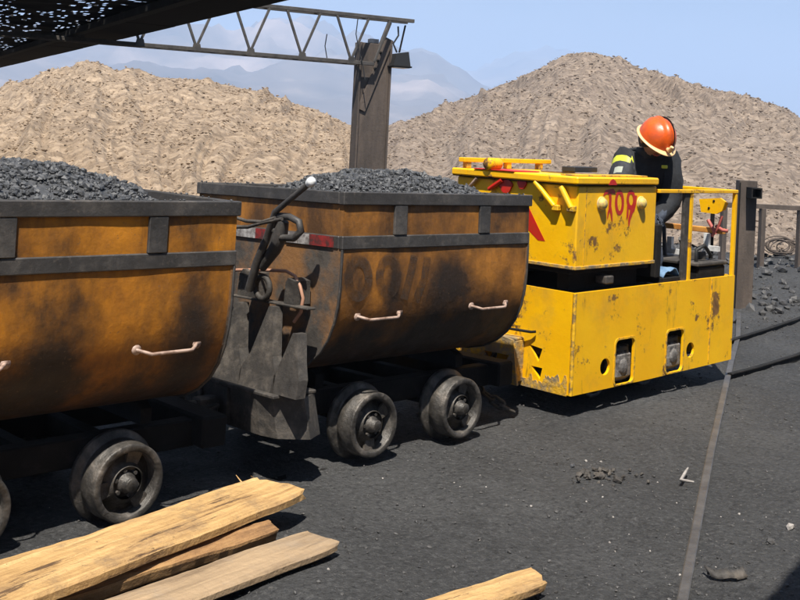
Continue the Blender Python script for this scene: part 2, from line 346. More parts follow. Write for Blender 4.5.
# low-poly stones, many in one mesh
def ico():
    bm = bmesh.new(); bmesh.ops.create_icosphere(bm, subdivisions=1, radius=1); bm.verts.index_update()
    v = np.array([v.co[:] for v in bm.verts]); f = np.array([[q.index for q in p.verts] for p in bm.faces]); bm.free(); return v, f
IV, IF = ico()
ROCKS = []
for k in range(14):
    r = rng.uniform(0.55, 1.1, len(IV))[:, None]; v = IV*r*rng.uniform(0.6, 1.25, (1, 3))
    for _ in range(4):                                   # knock flat facets into it
        n = rng.normal(size=3); n /= np.linalg.norm(n); d = rng.uniform(0.45, 0.75)
        e = v@n - d; v = v - np.clip(e, 0, None)[:, None]*n
    ROCKS.append(v)
def stones(name, pos, size, m, flat=0.75):
    pos = np.asarray(pos); N = len(pos); V = np.empty((N*len(IV), 3)); Fc = np.empty((N*len(IF), 3), int); k = len(IV)
    A = rng.uniform(0, 2*np.pi, (N, 2))
    for i in range(N):
        v = ROCKS[i % len(ROCKS)]*size[i]
        c1, s1 = np.cos(A[i, 0]), np.sin(A[i, 0]); c2, s2 = np.cos(A[i, 1]*0.25), np.sin(A[i, 1]*0.25)
        v = v @ np.array([[1, 0, 0], [0, c2, -s2], [0, s2, c2]]).T @ np.array([[c1, -s1, 0], [s1, c1, 0], [0, 0, 1]]).T
        v = v*np.array([1, 1, flat])
        V[i*k:(i+1)*k] = v+pos[i]; Fc[i*len(IF):(i+1)*len(IF)] = IF + i*k
    me = bpy.data.meshes.new(name); me.vertices.add(len(V)); me.vertices.foreach_set('co', V.ravel())
    me.loops.add(Fc.size); me.loops.foreach_set('vertex_index', Fc.ravel())
    me.polygons.add(len(Fc)); me.polygons.foreach_set('loop_start', np.arange(0, Fc.size, 3)); me.polygons.foreach_set('loop_total', np.full(len(Fc), 3))
    me.polygons.foreach_set('use_smooth', np.zeros(len(Fc), bool)); me.update(calc_edges=True); me.validate(); me.materials.append(m)
    o = bpy.data.objects.new(name, me); col.objects.link(o); return o

# ------------------------------------------------------------------ ground
def ground_h(x, y):
    near = max(0.0, 1 - max(abs(x-1.5)/9, abs(y)/8))
    h = 0.018*fbm(x*1.3, y*1.3, 0.3, 3) + 0.008*fbm(x*6, y*6, 1.3, 4, 2.1, 0.6)
    if x > 0 and y < -0.7:         # trodden hollows on the open floor
        k = min(1, x/0.8)*min(1, (-0.7-y)/0.4); h += k*(0.016*fbm(x*1.9, y*1.9, 8, 3) + 0.010*max(0, noise.noise((x*4.5, y*4.5, 3))-0.1))
    # kept low under wheels and along the tracks
    h -= 0.012
    if x > 4.3 and y > 0.2:       # rough spoil beyond the locomotive
        k = min(1, (x-4.3)/2)*min(1, (y-0.2)/0.8)
        h += k*(0.05*fbm(x*1.6, y*1.6, 5, 4) + 0.02)
    return h if near > 0 else -0.03 + 0.05*fbm(x*0.1, y*0.1, 2, 3)
def axis_pts(lo, hi, st, far):
    c = list(np.arange(lo, hi+1e-6, st)); d, a = st, lo
    left = []
    while a > -far: d *= 1.35; a = max(a-d, -far); left.append(a)
    d, a, right = st, hi, []
    while a < far: d *= 1.35; a = min(a+d, far); right.append(a)
    return left[::-1]+c+right
gx, gy = axis_pts(-3.0, 9.0, 0.035, 5100), axis_pts(-3.0, 3.2, 0.03, 5100)
gv = [(x, y, ground_h(x, y)) for y in gy for x in gx]; nx = len(gx)
gf = [(j*nx+i, j*nx+i+1, (j+1)*nx+i+1, (j+1)*nx+i) for j in range(len(gy)-1) for i in range(nx-1)]
gm = MB(); gm.v, gm.f, gm.sm = gv, gf, [True]*len(gf)
tag(gm.build('ground', M_ground), kind='structure')

# loose crumbs of coal and pale chips strewn over the ground
def strew(n, lo, hi, pw, xr, yr, m, name, label, cat, dense=None):
    P, S = [], []
    while len(P) < n:
        x, y = random.uniform(*xr), random.uniform(*yr)
        if dense and random.random() > dense(x, y): continue
        s = lo + (hi-lo)*random.random()**pw
        P.append((x, y, ground_h(x, y)+s*0.25)); S.append(s)
    return tag(stones(name, P, S, m), label, cat, kind='stuff')
strew(15000, 0.0022, 0.012, 8, (-2.6, 6.5), (-2.7, 0.6), M_crumb, 'coal_crumbs', 'loose dark coal crumbs strewn over the yard floor', 'coal',
      dense=lambda x, y: 0.12+0.88*max(0, min(1, 1.6*noise.noise((x*0.8, y*0.8, 6))+0.35+0.6*noise.noise((x*3, y*3, 2)))))
strew(300, 0.002, 0.009, 5, (-1.5, 6.5), (-2.6, 0.4), M_chip, 'pale_chips', 'tiny pale stone chips scattered on the black ground', 'stone chips',
      dense=lambda x, y: 0.08+0.92*(noise.noise((x*0.9, y*0.9, 3)) > 0.22))
strew(5000, 0.008, 0.085, 6, (4.4, 12.5), (0.4, 6), M_crumb, 'spoil_lumps', 'dark lumpy spoil in front of the railing', 'spoil')
# small pile of broken pieces on the open floor
c = un(600, 478, 'z', 0); P, S = [], []
for k in range(60):
    a, r = random.uniform(0, 6.28), abs(random.gauss(0, 0.075)); s = random.uniform(0.006, 0.026)
    P.append((c.x+r*math.cos(a)*1.25, c.y+r*math.sin(a), ground_h(c.x, c.y)+s*0.5)); S.append(s)
tag(stones('rubble_pile', P, S, M_cast), 'small scatter of grey broken coal pieces on the open floor', 'rubble', kind='stuff')
def single_rock(px, py, s, m, label):
    q = un(px, py, 'z', 0)
    o = stones('loose_rock', [(0, 0, 0)], [s], m); o.location = (q.x, q.y, ground_h(q.x, q.y)+s*0.35)
    return tag(o, label, 'rock', 'loose rocks on the yard floor')
single_rock(572, 465, 0.022, M_coal, 'black coal lump beside the scatter of broken pieces')
single_rock(790, 528, 0.028, M_chip, 'pale tan stone near the right edge of the black floor')
single_rock(770, 544, 0.025, M_crumb, 'flat dark stone right of the thin rail')
single_rock(586, 458, 0.011, M_chip, 'small white pebble just above the scatter of broken pieces')
single_rock(601, 460, 0.010, M_chip, 'tiny white pebble furthest right above the broken pieces')
# curled scrap of sheet right of the thin rail, bent strip left of it
q = un(728, 574, 'z', 0); mb = MB(); ng = 12; vs = []
for k in range(ng):
    a = -0.3+2.3*k/(ng-1)
    for j in range(3):
        wv = 0.02*math.sin(k*2.1+j); vs.append((0.085*math.cos(a+3.5)+wv*0.4, 0.05*math.sin(a+3.5)+j*0.016, 0.004+0.010*j+0.004*math.sin(k*1.3)))
mb.add(vs, [(k*3+j, k*3+j+1, k*3+j+4, k*3+j+3) for k in range(ng-1) for j in range(2)], True)
o = mb.build('scrap_strip', M_cast, loc=(q.x, q.y, 0), rot=(0, 0, -0.5)); o.modifiers.new('s', 'SOLIDIFY').thickness = 0.004
tag(o, 'curled grey scrap of sheeting lying right of the thin rail', 'scrap')
a, b_, c_ = un(688, 468, 'z', 0.01), un(681, 480, 'z', 0.01), un(694, 482, 'z', 0.01)
tag(MB().tube([a, (a+b_)/2+Vector((0.005, 0, 0.006)), b_, (b_+c_)/2, c_], [0.004, 0.007, 0.008, 0.007, 0.004], 6).build('bent_strip', M_chip), 'pale bent strip lying left of the thin rail', 'scrap')

# ------------------------------------------------------------------ waste heaps and mountains
def lerp_prof(prof, x):
    if x <= prof[0][0]: return prof[0][1]
    for (x0, y0), (x1, y1) in zip(prof, prof[1:]):
        if x <= x1:
            t = (x-x0)/(x1-x0); return y0+(y1-y0)*t
    return prof[-1][1]
def crest_pt(px, py, D):
    d = ray(px, py); hd = math.hypot(d.x, d.y); return math.atan2(d.y, d.x), CAM.z + d.z/hd*D
def make_heap(name, prof, x0, x1, D, toe, m, seed, nc, nr, amp):
    vs, fs = [], []; pts = []
    xs_ = [x0]
    while xs_[-1] < x1: xs_.append(xs_[-1]+(1.6 if -60 < xs_[-1] < 860 else 14))
    nc = len(xs_)
    for px in xs_:
        az, zc = crest_pt(px, lerp_prof(prof, px), D)
        Dw = D*(1+0.05*noise.noise((px*0.006, seed, 0)))
        zc = CAM.z+(zc-CAM.z)*Dw/D
        tw = toe*(1+0.10*noise.noise((px*0.01, seed, 4)))
        for j in range(nr):
            t = j/(nr-1)
            if t < 0.8:
                u = t/0.8; r = tw+(Dw-tw)*u**1.25; uu = (r-tw)/(Dw-tw)
                z = -0.15+(zc+0.15)*(0.45*uu+0.55*uu*uu*(3-2*uu)) if zc > 0 else zc*uu-0.15
                z = -0.15+(zc+0.15)*(uu**0.92)
            else:
                u = (t-0.8)/0.2; r = Dw+u*25; z = zc*(1-u)**1.0*1.0-0.15*u
            x, y = CAM.x+r*math.cos(az), CAM.y+r*math.sin(az)
            env = min(1, max(0.05, zc/2.0)); k_ = r/30.0
            wp = 1.2*noise.noise((px*0.006, r*0.05, seed+2)); azs = px*0.013 + wp
            gul = noise.ridged_multi_fractal((azs, r*0.016+0.5*wp, seed), 0.8, 2.1, 6, 1.0, 2.0)-1.0
            fine = noise.ridged_multi_fractal((x*0.5, y*0.5, seed+5), 0.7, 2.2, 4, 1.0, 2.0)-1.0
            edge = 0.35 if 0.7 < t < 0.85 else 1.0
            h = amp*k_*(1.9*gul*edge*(0.25 if edge < 1 else 1) + 0.28*fine*edge + 0.0 + 0.55*edge*fbm(x*0.22, y*0.22, seed, 3))
            h += 0.30*amp*k_*fbm(x*1.1, y*1.1, seed+7, 4, 2.1, 0.65)
            h += 0.10*amp*abs(noise.noise((x*3.1, y*3.1, seed)))*k_**0.7 + 0.22*amp*abs(noise.noise((x*8.5, y*8.5, seed)))*k_**0.5
            vs.append((x, y, z+h*env))
    for i in range(nc-1):
        for j in range(nr-1):
            fs.append((i*nr+j, (i+1)*nr+j, (i+1)*nr+j+1, i*nr+j+1))
    mb = MB(); mb.v, mb.f, mb.sm = vs, fs, [True]*len(fs)
    tag(mb.build(name, m, recalc=False), kind='structure')
    return np.array(vs).reshape(nc, nr, 3)
PL = [(-900, 175), (-600, 130), (-400, 112), (-250, 118), (-100, 104), (0, 90), (30, 80), (60, 71), (85, 65.5), (98, 67), (112, 73), (150, 78), (190, 80.5), (230, 86), (262, 93), (290, 102), (330, 117), (360, 130), (400, 143), (450, 158), (520, 175)]
PR = [(300, 168), (345, 150), (385, 133), (400, 125), (450, 105), (500, 86), (530, 75), (552, 66), (575, 58), (596, 56), (620, 63), (650, 73), (680, 83), (720, 91), (750, 98), (775, 105), (788, 110), (800, 119), (840, 138), (900, 150), (1000, 140), (1150, 132), (1300, 150), (1500, 190)]
HL = make_heap('hill', PL, -900, 520, 62, 18.0, M_heapL, 3.0, 900, 190, 0.20)
HR = make_heap('hill', PR, 300, 1500, 70, 17.0, M_heapR, 11.0, 800, 190, 0.18)
def heap_rocks(H, n, lo, hi, m, label):
    nc, nr, _ = H.shape; P, S = [], []; bx_ = [i for i in range(nc) if -0.42 < math.atan2(*( (Vector(H[i, 0])-CAM).dot(v) for v in (Rv, Fv))) < 0.42]; c0, c1 = bx_[0]/(nc-1), bx_[-1]/(nc-1)
    while len(P) < n:
        i = random.uniform(c0, c1)*(nc-1); j = random.random()**1.0*0.81*(nr-1)
        p = H[int(i), int(j)] + rng.uniform(-0.06, 0.06, 3)
        rr = math.hypot(p[0]-CAM.x, p[1]-CAM.y)/30
        if noise.noise((p[0]*0.3, p[1]*0.3, 8)) < random.uniform(-0.9, 0.2): continue
        s = (lo+(hi-lo)*random.random()**4.5)*rr**0.75
        P.append(p+np.array((0, 0, s*0.15))); S.append(s)
    tag(stones('heap_stones', P, S, m, 0.5), label, 'stones', kind='stuff')
heap_rocks(HL, 30000, 0.011, 0.082, M_heapL, 'loose tan stones covering the sandy waste heap on the left')
heap_rocks(HR, 30000, 0.011, 0.082, M_heapR, 'loose grey-brown stones covering the big waste heap on the right')

def ridge(prof, D, depth, x0, x1, nc, nr, seed, rough):
    vs, fs = [], []
    for i in range(nc):
        px = x0+(x1-x0)*i/(nc-1)
        az, zc = crest_pt(px, lerp_prof(prof, px), D)
        zc = max(zc, 5.0)
        for j in range(nr):
            t = j/(nr-1); r = D-depth+depth*1.5*t; uu = 1-abs(t-2/3)*1.5 if t < 2/3 else 1-(t-2/3)*3
            x, y = CAM.x+r*math.cos(az), CAM.y+r*math.sin(az)
            g = noise.ridged_multi_fractal((x*rough*1.6, y*rough*1.6, seed), 0.75, 2.1, 7, 1.0, 2.0)
            z = -5+(zc+5)*max(0, uu)**0.9 + zc*0.32*(g-1.1)*min(1, uu*2)*(1-0.8*(uu > 0.93))
            vs.append((x, y, z))
    for i in range(nc-1):
        for j in range(nr-1):
            fs.append((i*nr+j, (i+1)*nr+j, (i+1)*nr+j+1, i*nr+j+1))
    mb = MB(); mb.v, mb.f, mb.sm = vs, fs, [True]*len(fs)
    tag(mb.build('mountain', M_mount), kind='structure')
PM1 = [(-1600, 80), (-1100, 20), (-800, 55), (-500, -5), (-250, 30), (-60, 45), (40, 32), (130, 20), (220, 38), (300, 34), (360, 50), (400, 60), (430, 64), (470, 84), (520, 110), (700, 140), (1000, 110), (1400, 60), (1900, 90), (2600, 150)]
PM2 = [(-1600, 60), (-900, 30), (-200, 20), (100, 45), (330, 60), (420, 80), (475, 82), (500, 72), (522, 63), (545, 66), (570, 70), (620, 85), (700, 100), (790, 122), (900, 120), (1200, 80), (1600, 95), (2600, 140)]
ridge(PM1, 2600, 1500, -1600, 2600, 560, 80, 2.0, 0.0016)
ridge(PM2, 4200, 1500, -1600, 2600, 420, 56, 9.0, 0.0012)
hz = MB().box((-5200, -5200, -6.5), (5200, 5200, 420)).build('haze', None)
hz.data.materials.clear()
hm = bpy.data.materials.new('haze_air'); hm.use_nodes = True; ht = hm.node_tree; ht.nodes.clear()
ho = ht.nodes.new('ShaderNodeOutputMaterial'); hv = ht.nodes.new('ShaderNodeVolumePrincipled')
hv.inputs['Color'].default_value = (0.54, 0.71, 1.0, 1); hv.inputs['Density'].default_value = 6.0e-4; hv.inputs['Anisotropy'].default_value = 0.0
ht.links.new(hv.outputs[0], ho.inputs['Volume']); hz.data.materials.append(hm)
tag(hz, 'pale blue haze in the air before the mountains', 'haze', kind='stuff')

# ------------------------------------------------------------------ tip wagons
WL = 1.2986; HWID = 0.5457
PROF = [(0.532, 0.955), (0.531, 0.88), (0.529, 0.80), (0.521, 0.72), (0.502, 0.64), (0.468, 0.565), (0.418, 0.50), (0.35, 0.445), (0.26, 0.402), (0.15, 0.378), (0.0, 0.37)]
def prof_y(z):
    for (y0, z0), (y1, z1) in zip(PROF, PROF[1:]):
        if z >= z1: return y0+(y1-y0)*(z0-min(z, z0))/(z0-z1)
    return 0
def wheel_mesh():
    R = 0.146
    m = MB().lathe([(0.060, -0.012), (0.062, -0.020), (0.112, -0.058), (0.117, -0.059), (0.117, -0.002), (0.121, 0.002), (0.139, 0.002), (0.143, 0.0), (R, -0.004), (R+0.001, -0.045), (R+0.002, -0.046), (R+0.003, -0.088), (R-0.004, -0.092), (R-0.004, -0.100), (R+0.006, -0.104),
                    (R+0.024, -0.112), (R+0.028, -0.117), (R+0.028, -0.130), (R+0.022, -0.140), (0.10, -0.142), (0.05, -0.142)], 48)
    return m
tmp = wheel_mesh().build('wheel', M_wheel); WHEEL_ME = tmp.data; bpy.data.objects.remove(tmp)
tmp = MB().lathe([(0.0, 0.022), (0.022, 0.022), (0.026, 0.018), (0.028, -0.01), (0.036, -0.012), (0.038, -0.03), (0.055, -0.034), (0.058, -0.05)], 24).build('hub', M_wheel); HUB_ME = tmp.data; bpy.data.objects.remove(tmp)
tmp = MB().tube([(0.047, -0.04, 0), (0.047, -0.016, 0)], 0.008, 6).build('hub_bolt', M_cast); HUBB_ME = tmp.data; bpy.data.objects.remove(tmp)
tmp = MB().prism([[(0.05*math.cos(a), 0.05*math.sin(a)) for a in (-0.45,)] + [(0.116*math.cos(-0.28), 0.116*math.sin(-0.28)), (0.119, 0), (0.116*math.cos(0.28), 0.116*math.sin(0.28)), (0.05*math.cos(0.45), 0.05*math.sin(0.45))]],
             lambda u, v, w_: Vector((u, -0.042+w_, v)), 0.014).build('spoke', M_wheel); SPOKE_ME = tmp.data; bpy.data.objects.remove(tmp)
def add_wheels(root, xs, yf, zc):
    for k, x in enumerate(xs):
        for sd in (-1, 1):
            wv = place('wheel', WHEEL_ME, root, (x, sd*yf, zc), (0, 0.7*k+sd, 0 if sd > 0 else math.pi))
            place('hub', HUB_ME, wv)
            for q_ in range(6): place('hub_bolt', HUBB_ME, wv, rot=(0, q_*math.pi/3, 0))
            for q_ in range(3): place('spoke', SPOKE_ME, wv, rot=(0, 0.5+q_*2*math.pi/3, 0))
        MB().tube([(x, -yf+0.05, zc), (x, yf-0.05, zc)], 0.026, 12).build('axle', M_frame, root)

def make_wagon(loc, rot, body, label, second):
    root = empty('tip_wagon', loc, rot)
    tag(root, label, 'mine wagon', 'tip wagons coupled behind the locomotive')
    hx = WL/2
    # bucket shell: upper box, rounded belly
    full = [(0.533, 1.19), (0.5325, 1.07)] + PROF
    outer = full + [(-y, z) for y, z in full[::-1][1:]]
    th = 0.010; inner = [(y*(1-th/0.5), z+(th if z < 0.5 else th*0.3)) for y, z in outer]
    mb = MB(); n = len(outer); bx = hx-0.021
    nseg = 30; vs = []
    for k in range(nseg+1):
        x = -bx+2*bx*k/nseg
        for (y, z) in outer:
            dent = 0.003*noise.noise((x*3, z*4, 2 if second else 5)) + 0.0015*noise.noise((x*8, z*8, 8))
            vs.append((x, y+(dent if abs(y) > 0.3 else 0), z))
    mb.add(vs, [(k*n+i, k*n+i+1, (k+1)*n+i+1, (k+1)*n+i) for k in range(nseg) for i in range(n-1)], True)
    mb.add([(-bx, y, z) for y, z in inner]+[(bx, y, z) for y, z in inner], [(i, i+1, n+i+1, n+i) for i in range(n-1)], True)
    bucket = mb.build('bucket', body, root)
    for sx in (-1, 1):
        MB().prism([[(y*1.002, min(z, 0.962)) for y, z in outer[2:-2]]], lambda u, v, w_: Vector((sx*(bx-0.004+w_), u, v)), 0.014).build('end_plate', M_dusty, bucket)
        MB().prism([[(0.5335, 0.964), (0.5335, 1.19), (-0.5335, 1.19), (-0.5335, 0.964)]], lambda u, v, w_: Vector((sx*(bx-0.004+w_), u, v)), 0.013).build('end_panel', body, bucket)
        arc = [(y*1.004, z-0.003) for y, z in outer[2:-2]]
        MB().tube([(sx*(bx+0.010), y, z) for y, z in arc], 0.006, 6).build('edge_bead', M_steel, bucket)
    # top rim and lower belt: each of four bars with mitred overlap
    def belt(nm, z0, z1, out_, thk, lx):
        for sd in (-1, 1):
            MB().box((-lx, sd*out_-(thk if sd > 0 else 0), z0), (lx, sd*out_+(thk if sd < 0 else 0), z1), 0.004).build(nm, M_steel, root)
            MB().box((sd*lx-(thk if sd > 0 else 0), -out_+thk+0.001, z0+0.001), (sd*lx+(thk if sd < 0 else 0), out_-thk-0.001, z1-0.001), 0.004).build(nm, M_steel, root)
    belt('rim_bar', 1.143, 1.20, HWID, 0.034, hx)
    belt('belt_bar', 0.952, 1.010, HWID-0.006, 0.026, hx-0.006)
    for sd in (-1, 1):
        for xs in (-0.295, 0.285):
            MB().box((xs-0.040, sd*(HWID-0.010)-0.008, 1.0105), (xs+0.040, sd*(HWID-0.010)+0.008, 1.1425), 0.003).build('stiffener', M_steel, root)
        MB().box((-0.04, sd*(0), 0), (-0.03, sd*0.001, 0.001)) if False else None
    # grab handles
    for sd in (-1, 1):
        for xc in (-0.378, 0.375):
            y = prof_y(0.655); p = []
            for k in range(13):
                t = k/12; x = xc-0.130+0.26*t
                d = 0.036*min(1, min(t, 1-t)*7)
                p.append((x, sd*(y+d), 0.658-0.014*min(1, min(t, 1-t)*6)))
            hd = MB().tube(p, 0.0068, 8)
            for t in (0, -1): hd.lathe([(0.0, -0.004), (0.019, -0.004), (0.019, 0.008), (0.010, 0.014)], 10, 'y', p[t])
            hd.build('grab_handle', M_handle, root)
    # underframe
    for sd in (-1, 1):
        MB().box((-0.80, sd*0.23-0.035, 0.185), (0.80, sd*0.23+0.035, 0.295), 0.006).build('frame_channel', M_frame, root)
        for xx in (-0.30, 0.30): MB().box((xx-0.06, sd*0.235-0.03, 0.09), (xx+0.06, sd*0.235+0.03, 0.184), 0.008).build('axle_box', M_frame, root)
    for xs in (-0.30, 0.0, 0.30):
        MB().box((xs-0.03, -0.194, 0.20), (xs+0.03, 0.194, 0.28), 0.005).build('cross_beam', M_frame, root)
    MB().prism([[(-0.4, 0.30), (0.4, 0.30), (0.4, 0.36), (0.28, 0.40), (-0.28, 0.40), (-0.4, 0.36)]], lambda u, v, w_: Vector((-0.5+w_, u*0.6, v)), 0.05).build('rocker_saddle', M_frame, root)
    MB().prism([[(-0.4, 0.30), (0.4, 0.30), (0.4, 0.36), (0.28, 0.40), (-0.28, 0.40), (-0.4, 0.36)]], lambda u, v, w_: Vector((0.45+w_, u*0.6, v)), 0.05).build('rocker_saddle', M_frame, root)
    for sx in (-1, 1):
        X = lambda x: sx*x
        if sx > 0:      # the locomotive-side end has only a short dark head beam
            MB().box((0.68, -0.34, 0.19), (0.80, 0.34, 0.315), 0.01).build('head_beam', M_frame, root)
        else:
            # faceted buffer block
            plan = [(0.66, -0.42), (0.76, -0.47), (0.865, -0.385), (0.885, -0.30), (0.885, 0.36), (0.855, 0.42), (0.74, 0.45), (0.66, 0.42)]
            bl = MB().prism([plan], lambda u, v, w_: Vector((X(u-0.02*(w_ < 0.05)), v*(1.06 if w_ < 0.05 else 1), 0.160+w_)), 0.170).build('buffer_block', M_cast, root)
            for yy in (-0.10, 0.10):
                MB().box((X(0.880)-0.012, yy-0.012, 0.17), (X(0.880)+0.012, yy+0.012, 0.325), 0.002).build('rib', M_cast, bl)
            MB().box((X(0.775)-0.118, -0.43, 0.331), (X(0.775)+0.118, 0.43, 0.347), 0.004).build('top_flange', M_cast, bl)
            # pedestal plates, pointed teeth rising from one foot
            for (yc, zt, hw) in ((-0.455, 0.60, 0.085), (-0.265, 0.69, 0.125), (-0.03, 0.68, 0.125), (0.20, 0.66, 0.12)):
                poly = [(yc-hw, 0.3475), (yc+hw, 0.3475), (yc+hw*0.95, 0.42), (yc+hw*0.60, 0.49), (yc+0.016, zt), (yc-0.016, zt), (yc-hw*0.60, 0.49), (yc-hw*0.95, 0.42)]
                lean = 0.07
                tth = MB().prism([poly], lambda u, v, w_: Vector((X(0.815+w_-(v-0.3475)*lean/0.33), u, v)), 0.050).build('pedestal_tooth', M_cast, root)
                MB().prism([[(0.0, 0.0), (0.09, 0.0), (0.0, zt-0.42)]], lambda u, v, w_: Vector((X(0.842-u-(v)*lean/0.33), yc-0.006+w_, 0.348+v)), 0.012).build('gusset', M_frame, tth)
        # draw hook and bar
        db = MB().box((X(0.92)-0.06, -0.03, 0.225), (X(0.92)+0.06, 0.03, 0.275), 0.008).build('drawbar', M_cast, root)
        MB().tube([(X(0.975), 0, 0.25), (X(1.02), 0, 0.25), (X(1.05), 0, 0.268), (X(1.05), 0, 0.30), (X(1.02), 0, 0.315)], 0.016, 8).build('hook', M_cast, db)
        if sx > 0: continue
        # bucket lock on the left end
        lk = MB().bar((X(0.74), -0.47, 0.70), (X(0.74), 0.06, 0.70), 0.05, 0.010).build('lock_bar', M_cast, root)
        for (yc, w0, h0, nm) in ((-0.02, 0.12, 0.12, 'lock_block'), (-0.33, 0.07, 0.11, 'lock_block')):
            MB().prism([[(-w0/2, 0), (w0/2, 0), (w0/2*0.8, h0*0.8), (w0*0.2, h0), (-w0/2*0.9, h0*0.9)]], lambda u, v, w_: Vector((X(0.66+w_), yc+u, 0.706+v)), 0.09).build(nm, M_cast, lk)
        ring = [(X(0.77), -0.17+0.05*math.cos(a), 0.76+0.05*math.sin(a)) for a in [2*math.pi*k/14 for k in range(15)]]
        MB().tube(ring, 0.013, 8, False).build('lock_ring', M_cast, lk)
    add_wheels(root, (-0.30, 0.30), 0.43, 0.146)
    return root
TILT2 = (-0.028, 0.0150, 0.0); TILT1 = (0.0, 0.0121, 0.0)
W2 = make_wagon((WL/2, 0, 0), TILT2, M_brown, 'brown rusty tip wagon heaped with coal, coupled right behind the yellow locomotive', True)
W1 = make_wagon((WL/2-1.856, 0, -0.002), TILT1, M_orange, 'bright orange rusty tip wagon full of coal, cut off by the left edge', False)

# things on the left end of the second wagon
def in_w2(p): return W2.matrix_world.inverted() @ Vector(p)
bpy.context.view_layer.update()
lv = [un(x, y, 'x', -0.145) for x, y in ((310, 183), (293, 197), (275, 212), (266, 240), (257, 262), (249, 290))]
lv = [in_w2(p) for p in lv]
lev = MB().tube(lv, [0.013, 0.013, 0.014, 0.017, 0.019, 0.02], 8).build('lock_lever', M_steel, W2)
d = (lv[0]-lv[1]).normalized(); MB().tube([lv[0]-d*0.012, lv[0]+d*0.006, lv[0]+d*0.02, lv[0]+d*0.028], [0.016, 0.022, 0.021, 0.008], 10).build('lever_knob', M_white, lev)
cl = [in_w2(un(x, y, 'x', -0.13)) for x, y in ((277, 216), (290, 217), (299, 222), (301, 231), (294, 238), (281, 238), (272, 228), (277, 216))]
MB().tube(cl, 0.016, 8).build('lever_bracket', M_steel, lev)
cl = [in_w2(un(x, y, 'x', -0.12)) for x, y in ((284, 221), (280, 236), (274, 250), (262, 268))]
MB().tube(cl, [0.022, 0.035, 0.03, 0.02], 8).build('lever_arm', M_steel, lev)
def z_on_band(x): return x
for (x0, x1, m_, nm) in ((233, 252, M_tapew, 'white_tape'), (252, 266, M_taper, 'red_tape'), (283, 306, M_tapew, 'white_tape'), (306, 330, M_taper, 'red_tape')):
    pa, pb = in_w2(un(x0, 242, 'x', 0)), in_w2(un(x1, 243, 'x', 0))
    o = MB().box((-(WL/2-0.006)-0.0035, pb.y, 0.958), (-(WL/2-0.006)-0.0005, pa.y, 1.004)).build(nm, m_, W2)
    o['label'] = 'dirty %s reflective tape stuck on the belt' % nm.split('_')[0]
cb = [in_w2(un(x, y, 'x', -0.06)) for x, y in ((218, 272), (238, 270), (262, 270), (286, 271), (295, 276), (300, 286), (303, 298), (301, 312), (294, 322))]
tag(MB().tube([W2.matrix_world @ p for p in cb], 0.0075, 8).build('cable', M_cable), 'copper-coloured cable arching over the coupling between the two wagons', 'cable')
cb = [un(x, y, 'x', -0.2) for x, y in ((234, 217), (246, 221), (262, 222), (275, 218))]
tag(MB().tube(cb, 0.008, 8).build('cable', M_cast), 'upper pale wire sagging between the two wagons', 'cable')
cb = [un(x, y, 'x', -0.2) for x, y in ((234, 227), (248, 227), (262, 223), (282, 219))]
tag(MB().tube(cb, 0.008, 8).build('cable', M_cast), 'lower pale wire sagging between the two wagons', 'cable')
# faded dark numerals on the second wagon's side
def on_side(px, py):
    p = un(px, py, 'y', -0.53); q = in_w2(p); x, z = q.x, q.z
    return Vector((x, -prof_y(z)+(0.003*noise.noise((x*3, z*4, 2)) + 0.0015*noise.noise((x*8, z*8, 8)))-0.0015, z))
def ell(cx, cy, rx, ry, n=22, a0=0, a1=2*math.pi): return [(cx+rx*math.cos(a0+(a1-a0)*k/n), cy+ry*math.sin(a0+(a1-a0)*k/n)) for k in range(n+1)]
for strokes in ([ell(362, 279, 10, 18)], [ell(392, 277, 9, 17)], [[(418, 256), (414, 275), (408, 300)], [(431, 257), (428, 278), (420, 303)]]):
    mb = MB()
    for s_ in strokes: mb.ribbon([on_side(*p) for p in s_], 0.048, (0, -1, 0), 0.0015)
    mb.build('painted_numeral', M_soot, W2)

# coupling chain between wagon and locomotive, and between the wagons
def chain(pts, label, r=0.009):
    root = empty('coupling_chain', pts[0]); tag(root, label, 'chain'); P = [Vector(p) for p in pts]
    L = 0.085; path = []; 
    tot = [0]
    for a, b in zip(P, P[1:]): tot.append(tot[-1]+(b-a).length)
    n = max(2, int(tot[-1]/(L*0.72)))
    def at(s_):
        for k in range(len(P)-1):
            if s_ <= tot[k+1]: return P[k].lerp(P[k+1], (s_-tot[k])/(tot[k+1]-tot[k]))
        return P[-1]
    for k in range(n):
        c0, c1 = at(tot[-1]*k/n), at(tot[-1]*(k+1)/n); d = (c1-c0).normalized(); c = (c0+c1)/2
        sv = d.cross(Vector((0, 0, 1))).normalized(); sv = sv if k % 2 == 0 else d.cross(sv).normalized()
        lp = [c + d*(L/2-0.022)*(1 if math.cos(a) > 0 else -1) + d*0.022*math.cos(a) + sv*0.022*math.sin(a) for a in [2*math.pi*j/14 for j in range(15)]]
        MB().tube([p-P[0] for p in lp], r, 6, False).build('link', M_cast, root)
chain([(1.52, 0.06, 0.25), (1.44, -0.04, 0.18), (1.42, -0.16, 0.11), (1.47, -0.24, 0.06), (1.54, -0.27, 0.02)], 'grey coupling chain sagging between the brown wagon and the locomotive')
chain([(-0.40, 0.0, 0.26), (-0.28, 0.0, 0.235), (-0.16, 0.0, 0.26)], 'short coupling chain between the orange and the brown wagon', 0.012)

